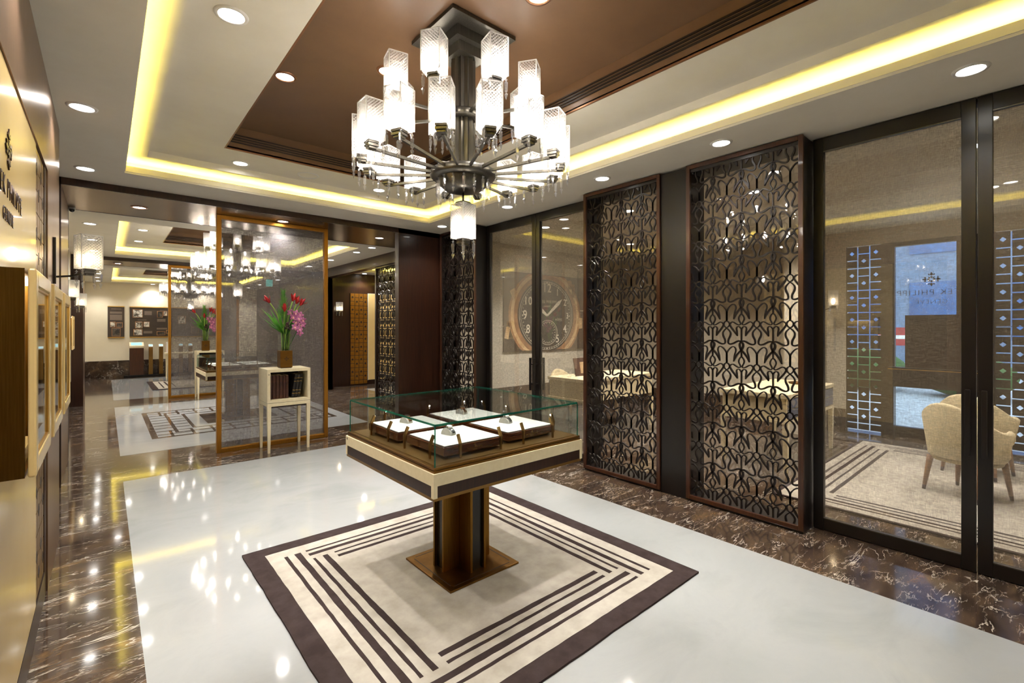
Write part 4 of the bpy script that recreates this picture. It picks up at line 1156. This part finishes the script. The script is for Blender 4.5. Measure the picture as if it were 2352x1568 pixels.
# ================================================================== FAR WALL: POSTERS, KIOSK, POSTS
YW = 18.2
def poster(x0, x1, z0, z1, label, photos, texts):
    t = thing('history_poster', label, 'poster', ((x0+x1)/2, YW, 0))
    h = (x1 - x0)/2; c = (x0 + x1)/2
    MB().box(-h, h, -.03, -.002, z0, z1).build('board', M['poster_dark'], t)
    MB().box(-h, h, -.045, -.002, z1, z1+.025).build('gold_bar', M['gold_bright'], t)
    MB().box(-h, h, -.045, -.002, z0-.03, z0).build('gold_bar', M['gold_bright'], t)
    for (a, b, lo, hi, mt) in photos:
        p = MB().box(a-c, b-c, -.042, -.03, lo, hi).build('photo_frame', M['print_gold'], t)
        MB().box(a-c+.012, b-c-.012, -.045, -.042, lo+.012, hi-.012).build('photo', M[mt], p)
    for (a, b, lo, hi) in texts:
        MB().box(a-c, b-c, -.0315, -.030, lo, hi).build('text_block', M['poster_text'], t)
    return t
poster(.06, .44, 1.20, 2.09, 'narrow dark history poster with gold edges on the cream end wall',
       [(.11, .235, 1.49, 1.65, 'photo_grey'), (.25, .40, 1.48, 1.63, 'photo_dark'), (.15, .35, 1.22, 1.47, 'photo_dark')],
       [(.11, .385, 1.70, 1.86), (.11, .385, 1.89, 1.95), (.14, .37, 2.02, 2.04)])
poster(.56, 3.2, 1.20, 2.09, 'wide dark history poster with several framed pictures on the cream end wall',
       [(.63, .87, 1.78, 2.03, 'photo_grey'), (.69, .865, 1.46, 1.66, 'photo_grey'), (.89, 1.035, 1.49, 1.66, 'photo_grey'), (.65, .865, 1.24, 1.43, 'photo_grey'),
        (1.22, 1.36, 1.79, 1.99, 'photo_dark'), (1.375, 1.475, 1.84, 1.99, 'photo_grey'), (1.21, 1.42, 1.24, 1.36, 'photo_dark'), (1.445, 1.60, 1.29, 1.40, 'photo_dark'),
        (1.75, 1.95, 1.6, 1.85, 'photo_grey'), (2.1, 2.3, 1.3, 1.5, 'photo_dark'), (2.5, 2.75, 1.7, 1.95, 'photo_grey')],
       [(.91, 1.09, 1.86, 1.98), (.75, .96, 1.70, 1.72), (.89, 1.10, 1.30, 1.37), (1.22, 1.43, 1.66, 1.75), (1.21, 1.47, 1.42, 1.47), (1.29, 1.47, 2.01, 2.025)])
pl = thing('display_plinth', 'long low black plinth carrying the kiosk and posts under the posters', 'plinth', (1.9, 17.98, 0))
MB().box(-1.48, 1.5, -.20, .20, .0, .07).build('slab', M['plinth_black'], pl, .004)
kk = thing('info_kiosk', 'reddish wood information kiosk with a slanted cream screen head under the posters', 'kiosk', (.715, 17.97, .07))
MB().box(-.165, .165, -.12, .15, 0, .80).build('pillar', M['wood_red'], kk)
MB().box(-.17, .17, -.125, .155, .80, .825).build('collar', M['leather_cream'], kk)
MB().prism([(-.125, .825), (.15, .825), (.15, .97), (-.125, .86)], (-.17, 0, 0), (0, 1, 0), (0, 0, 1), (.34, 0, 0)).build('head', M['leather_cream'], kk)
MB().prism([(-.13, -.10), (.13, -.10), (.13, .10), (-.13, .10)], (0, .012, .918), (1, 0, 0), (0, .93, .37), (0, -.002, .004)).build('screen', M['screen_blue'], kk)
for i, x in enumerate((1.05, 1.30, 1.80, 2.05)):
    k = thing('display_post', 'slim bronze post with a small lit tablet beside the wooden kiosk', 'post', (x, 17.95, .07), 0, 'bronze posts before the poster wall')
    MB().box(-.05, .05, -.05, .05, 0, .82).build('shaft', M['bronze_plain'], k)
    MB().prism([(-.05, .82), (.05, .82), (.05, .90), (-.05, .84)], (-.052, 0, 0), (0, 1, 0), (0, 0, 1), (.104, 0, 0)).build('head', M['white_trim'], k)
    MB().prism([(-.042, -.04), (.042, -.04), (.042, .04), (-.042, .04)], (0, 0, .8715), (1, 0, 0), (0, .86, .51), (0, -.002, .003)).build('tablet', M['screen_blue'], k)
tb = thing('side_table', 'white topped table on slim legs standing before the far posters', 'table', (1.85, 16.6, 0))
MB().box(-.55, .55, -.3, .3, .72, .76).build('top', M['leather_cream'], tb)
for sx in (-1, 1):
    for sy in (-1, 1): MB().taper(sx*.5, sy*.26, 0, .03, .72, .045).build('leg', M['leather_cream'], tb)
bs = thing('brochure_stack', 'upright white and red brochures standing on the far table', 'brochure', (1.35, 16.62, .76))
MB().box(-.02, .02, -.11, .11, 0, .30).build('sleeve', M['white_trim'], bs)
MB().box(-.022, -.02, -.05, .0, .02, .28).build('stripe', M['sign_red'], bs)
ex = thing('exit_sign', 'small glowing green hanging sign under the far portal', 'sign', (2.95, 12.2, 2.42))
MB().box(-.07, .07, -.015, .015, .04, .2).build('box', M['sign_green'], ex)
for x in (-.06, .06): MB().tube([(x, 0, .2), (x, 0, .375)], .004, 5).build('rod', M['metal_gun'], ex)
MB().box(-.08, .08, -.02, .02, .2, .21).build('rail', M['metal_gun'], ex)

# ================================================================== PRIVATE SALON
MB().box(7.3, 8.2, 2.22, 2.5, 0, 2.88).build('pier', M['linen_wall'], wv)
rug('large beige salon carpet with dark carved stripes behind the glass doors', (6.02, -.05, .001), 1.50, 1.70, .03,
    [(1.36, 1.58, .022, 1.22, 1.42), (1.29, 1.51, .032, 1.22, 1.42), (1.21, 1.43, .022, 1.10, 1.30), (1.14, 1.35, .032, 1.10, 1.30)], None, 500)
# watch picture
pic = thing('watch_picture', 'large brown picture of a wristwatch made of several boards on the linen wall', 'picture', (5.96, 5.95, 0))
hw, zl, zh = 1.0, 1.085, 2.425
for (a, b, lo, hi) in ((-hw, -.42, zl, 1.50), (-hw, -.42, 1.515, zh), (-.415, .445, zl, 1.60), (-.415, .445, 1.605, 1.98), (-.415, .10, 1.985, zh), (.105, .445, 1.985, zh), (.455, hw, zl, 1.80), (.455, hw, 1.815, zh)):
    MB().box(a, b, -.035, -.004, lo, hi).build('board', M['poster_brown'], pic)
cz = 1.70
def disc(r0, r1, y, mat, nm, a0=0, a1=2*PI, cx=0, czz=cz, n=72):
    mb = MB(); vs = []; fs = []
    pts = []
    for k in range(n + 1):
        a = a0 + (a1 - a0)*k/n; pts.append(a)
    for k in range(n):
        q = []
        for (a, r) in ((pts[k], r0), (pts[k+1], r0), (pts[k+1], r1), (pts[k], r1)):
            q.append((cx + 1.1*r*math.sin(a), czz + r*math.cos(a)))
        q = [(max(-hw+.01, min(hw-.01, x)), max(zl+.008, min(zh-.008, z))) for x, z in q]
        area = abs(sum(q[i][0]*q[(i+1) % 4][1] - q[(i+1) % 4][0]*q[i][1] for i in range(4)))
        if area < 1e-6: continue
        o = len(vs); vs += [(x, y, z) for x, z in q] + [(x, y+.0015, z) for x, z in q]
        fs += [(o, o+3, o+2, o+1), (o, o+1, o+5, o+4), (o+2, o+3, o+7, o+6)]
    mb._add(vs, fs)
    return mb.build(nm, M[mat], pic)
disc(.64, .82, -.037, 'print_gold', 'printed_bezel')
disc(.72, .78, -.0385, 'print_gold_light', 'printed_bezel_shine')
disc(0, .64, -.0385, 'dial_print', 'printed_dial')
disc(.600, .606, -.040, 'print_white', 'printed_track'); disc(.570, .574, -.040, 'print_white', 'printed_track')
disc(.215, .222, -.040, 'print_white', 'printed_subdial', cx=.02, czz=1.40); disc(.19, .193, -.040, 'print_white', 'printed_subdial', cx=.02, czz=1.40)
tk = MB()
for k in range(60):
    a = k*PI/30; r0, r1 = .574, .600; w = .004 if k % 5 else .012
    c, s = math.cos(a), math.sin(a)
    q = [(r0*s - w*c, r0*c + w*s), (r0*s + w*c, r0*c - w*s), (r1*s + w*c, r1*c - w*s), (r1*s - w*c, r1*c + w*s)]
    if all(zl < cz + z < zh for _, z in q): tk.prism(q, (0, -.040, cz), (1, 0, 0), (0, 0, 1), (0, .001, 0))
for k in range(24):
    a = k*PI/12; c, s = math.cos(a), math.sin(a); r0, r1 = .165, .19; w = .004
    q = [(.02 + r0*s - w*c, r0*c + w*s), (.02 + r0*s + w*c, r0*c - w*s), (.02 + r1*s + w*c, r1*c - w*s), (.02 + r1*s - w*c, r1*c + w*s)]
    tk.prism(q, (0, -.040, 1.40), (1, 0, 0), (0, 0, 1), (0, .001, 0))
tk.build('printed_ticks', M['print_white'], pic)
for n_, h_ in ((1, .17), (2, .17), (3, .15), (4, .20), (5, .20), (7, .20), (8, .21), (9, .22), (10, .20), (11, .2), (12, .22)):
    a = n_*PI/6
    text('printed_numeral', str(n_), h_, M['print_white'], pic, (.535*math.sin(a), -.0405, cz + .485*math.cos(a)), (1, 0, 0), (0, 0, 1), .0006, sx=.9, thin=-.012)
text('printed_lettering', 'PATEK PHILIPPE', .075, M['print_white'], pic, (.0, -.0405, cz+.245), (1, 0, 0), (0, 0, 1), .0004, sx=.85)
text('printed_lettering', 'GENEVE', .05, M['print_white'], pic, (.0, -.0405, cz+.165), (1, 0, 0), (0, 0, 1), .0004, sx=.85)
text('printed_lettering', 'HOME', .06, M['print_white'], pic, (.30, -.0405, cz-.07), (1, 0, 0), (0, 0, 1), .0004)
text('printed_lettering', 'LOCAL', .06, M['print_white'], pic, (-.30, -.0405, cz-.03), (1, 0, 0), (0, 0, 1), .0004)
for a, L, w in ((math.radians(52), .50, .035), (math.radians(305), .34, .04)):
    c, s = math.cos(a), math.sin(a)
    q = [(-w*.5*c, w*.5*s), (w*.5*c, -w*.5*s), (L*.75*s + w*c, L*.75*c - w*s), (L*s, L*c), (L*.75*s - w*c, L*.75*c + w*s)]
    MB().prism(q, (0, -.043, cz), (1, 0, 0), (0, 0, 1), (0, .001, 0)).build('printed_hand', M['print_white'], pic)
for (x, z, w, h, rot) in ((.90, 1.57, .055, .10, 0), (-.79, 2.06, .06, .075, .5), (-.93, 1.40, .045, .10, -.2)):
    c, s = math.cos(rot), math.sin(rot)
    MB().prism([(x + a*c - b*s, z + a*s + b*c) for a, b in ((-w, -h), (w, -h), (w, h), (-w, h))], (0, -.040, 0), (1, 0, 0), (0, 0, 1), (0, .0015, 0)).build('printed_crown', M['print_gold_light'], pic)
for (x0, x1, z0, z1) in ((.56, .66, 2.20, 2.36), (.66, .74, 2.05, 2.30)):
    MB().box(x0, x1, -.0385, -.036, z0, z1).build('printed_lug', M['print_gold'], pic)

def tub_chair(loc, rz, label, group=None):
    """upholstered tub chair, open towards -y"""
    t = thing('tub_chair', label, 'chair', loc, rz, group)
    mb = MB(); n = 22; vs = []; fs = []
    for k in range(n + 1):
        a = math.radians(-35 + 250*k/n)          # 90 deg is the back (+y)
        f = max(0, math.sin(a)); top = .60 + .22*f**1.5
        ro, ri = .30, .245
        c, s = math.cos(a), math.sin(a)
        vs += [(ro*.86*c, ro*.86*s, .34), (ro*c, ro*s, top-.02), ((ro-.02)*c, (ro-.02)*s, top), ((ri+.015)*c, (ri+.015)*s, top), (ri*c, ri*s, top-.02), (ri*.9*c, ri*.9*s, .40)]
    for k in range(n):
        for j in range(5): fs.append((6*k+j, 6*(k+1)+j, 6*(k+1)+j+1, 6*k+j+1))
    fs += [tuple(range(6)), tuple(6*n + j for j in range(6))[::-1]]
    mb._add(vs, fs, True); mb.build('backrest', M['chair_fabric'], t)
    MB().lathe([(0, .34), (.245, .34), (.265, .37), (.262, .45), (.24, .475), (0, .48)], 26, (0, -.02, 0)).build('seat', M['chair_fabric'], t)
    MB().lathe([(0, .30), (.235, .30), (.25, .345), (0, .345)], 26).build('seat_frame', M['chair_fabric'], t)
    for sx in (-1, 1):
        for sy in (-1, 1):
            l = MB().tube([(sx*.17, sy*.17, .32), (sx*.20, sy*.20, .04)], [.026, .015], 8); l.build('leg', M['wood_oak'], t)
            MB().tube([(sx*.20, sy*.20, .04), (sx*.204, sy*.204, .0)], [.015, .013], 8).build('leg_cap', M['pod_dark'], t)
    return t
tub_chair((5.78, .50, .012), math.radians(62), 'beige tub chair with oak legs standing on the salon carpet beside the door stile')
tub_chair((6.70, .50, .012), math.radians(75), 'beige tub chair behind the nearer one on the salon carpet')
tub_chair((5.92, -.15, .012), math.radians(105), 'beige tub chair turned towards the salon window behind the second door leaf')
tub_chair((5.55, 5.0, 0), math.radians(0), 'cream tub chair at the desk below the watch picture')

def desk(loc, hw, hd, label, rz=0.0):
    t = thing('salon_desk', label, 'desk', loc, rz)
    MB().box(-hw, hw, -hd, hd, .755, .80).build('top', M['leather_cream'], t, .003)
    MB().box(-hw+.02, hw-.02, -hd+.02, hd-.02, .52, .755).build('carcass', M['leather_cream'], t)
    for z0, z1 in ((.65, .745), (.545, .64)): MB().box(-hw+.05, hw-.02, -hd+.01, -hd+.02, z0, z1).build('drawer', M['drawer_blue'], t)
    MB().box(-hw, hw, -hd+.005, hd-.005, .50, .525).build('rail', M['leather_cream'], t)
    for sx in (-1, 1):
        for sy in (-1, 1): MB().taper(sx*(hw-.03), sy*(hd-.03), 0, .035, .52, .055).build('leg', M['leather_cream'], t)
    return t
desk((6.05, 2.12, 0), .78, .35, 'cream topped desk with blue grey drawers behind the wide lattice screen')
desk((5.55, 4.35, 0), .80, .35, 'cream topped desk below the watch picture behind the double doors', PI)
fb = thing('picture_stand', 'brown upright presentation folder standing on the desk near the watch picture', 'folder', (5.18, 4.40, .80))
MB().prism([(-.16, 0), (.16, 0), (.16, .26), (-.16, .26)], (0, 0, 0), (1, 0, 0), (0, .2, .98), (0, .014, -.003)).build('cover', M['book_brown'], fb)
MB().prism([(-.05, .04), (.10, .04), (.10, .20), (-.05, .20)], (0, -.002, 0), (1, 0, 0), (0, .2, .98), (0, .001, 0)).build('sheet', M['print_gold_light'], fb)
MB().bar((0, .05, .22), (0, .16, .006), .03, .008).build('strut', M['book_brown'], fb)
dt = thing('desk_tray', 'small round brass tray on the desk behind the wide lattice screen', 'tray', (6.45, 2.05, .80))
MB().lathe([(0, 0), (.10, 0), (.11, .02), (.105, .02), (.095, .006), (0, .006)], 24).build('dish', M['bronze_plain'], dt)
sconce((7.88, 2.22, 1.86), -PI/2, 'crystal shaded wall sconce on the linen pier in the salon')
sconce((8.2, 4.3, 1.9), PI, 'crystal shaded wall sconce on the salon side wall')
# window of the salon
wd = struct('window_1', 'tall salon window with the company name on the glass', 'window')
f = MB()
f.box(8.2, 8.28, .76, .80, .10, 2.66); f.box(8.2, 8.28, 1.42, 1.46, .10, 2.66); f.box(8.2, 8.28, .80, 1.42, .10, .14); f.box(8.2, 8.28, .80, 1.42, 2.60, 2.66)
f.build('frame', M['black_brown'], wd)
MB().box(8.235, 8.241, .80, 1.42, .14, 2.60).build('pane', M['glass_clear'], wd)
e = MB(); emblem(e, (8.242, 1.045, 2.13), (0, 1, 0), (0, 0, 1), .10, (.001, 0, 0)); e.build('emblem', M['lettering_dark'], wd)
text('lettering', 'PATEK PHILIPPE', .105, M['lettering_dark'], wd, (8.243, 1.045, 1.955), (0, 1, 0), (0, 0, 1), .0005)
text('lettering', 'GENEVE', .08, M['lettering_dark'], wd, (8.243, 1.045, 1.83), (0, 1, 0), (0, 0, 1), .0005)
wk = thing('window_display', 'brown window display stand with a tall back board before the salon window', 'display stand', (8.06, 1.0, 0))
MB().box(-.05, .06, -.54, .46, .70, .96).build('ledge', M['black_brown'], wk)
MB().box(.02, .05, -.54, .29, .96, 1.655).build('back_board', M['wood_dark'], wk)
for y in (-.5, .42): MB().box(-.04, .05, y-.02, y+.02, 0, .70).build('foot', M['black_brown'], wk)
MB().box(-.052, -.05, -.54, .46, .93, .94).build('edge_strip', M['gold_bright'], wk)
for y, w, lb in ((1.77, .42, 'dark pierced tile screen with daylight slits beside the salon window and linen pier'), (.25, .42, 'dark pierced tile screen with daylight slits on the far side of the salon window')):
    ts = thing('tile_screen', lb, 'screen', (8.22, y, 0), -PI/2)
    tile_strip(ts, w, .02, 2.66, 3, M['black_brown'], back=False, hole=True, gap=.014)
    fr = MB()
    fr.box(-w/2-.0, -w/2+.012, -.012, .012, 0, 2.66); fr.box(w/2-.012, w/2, -.012, .012, 0, 2.66)
    for z in (.3, .9, 1.5, 2.1): fr.box(-w/2+.012, w/2-.012, .001, .005, z, z+.006)
    
    fr.build('frame', M['black_brown'], ts)

# ================================================================== OUTSIDE THE SALON WINDOW
struct('ground_outside', 'pale street paving outside the salon window', 'pavement', MB().box(8.33, 40, -20, 25, -.14, -.02), M['pavement'])
bl = thing('building', 'grey blue glazed building across the street seen through the salon window', 'building', (26, 3, -.02))
MB().box(0, 4, -14, 14, 0, 12).build('facade', M['facade'], bl)
for k in range(9):
    for j in range(3): MB().box(-.05, 0, -13 + k*3, -11 + k*3, 1.0 + j*3.6, 3.4 + j*3.6).build('window', M['facade_glass'], bl)
for x, y, s in ((14, 1.2, 1.0), (14.2, 3.1, 1.1), (14.1, -.7, .9)):
    h = thing('street_shrub', 'clipped green shrub on the paving outside the salon window', 'shrub', (x, y, -.02), 0, 'shrubs outside the window')
    MB().ball((0, 0, .45*s), .7*s, .8*s, .45*s, 14, 8).build('foliage', M['hedge'], h)
    MB().tube([(0, 0, 0), (0, 0, .2)], .05, 6).build('stem', M['twig'], h)
sg = thing('street_sign', 'red and white banner sign standing across the street', 'sign', (20, 2.7, -.02))
MB().box(-.05, .05, -1.2, 1.2, .9, 1.5).build('banner', M['sign_red'], sg)
MB().box(-.06, .06, -1.2, 1.2, 1.12, 1.24).build('band', M['white_trim'], sg)
for y in (-1.1, 1.1): MB().tube([(0, y, 0), (0, y, .9)], .04, 6).build('pole', M['metal_gun'], sg)
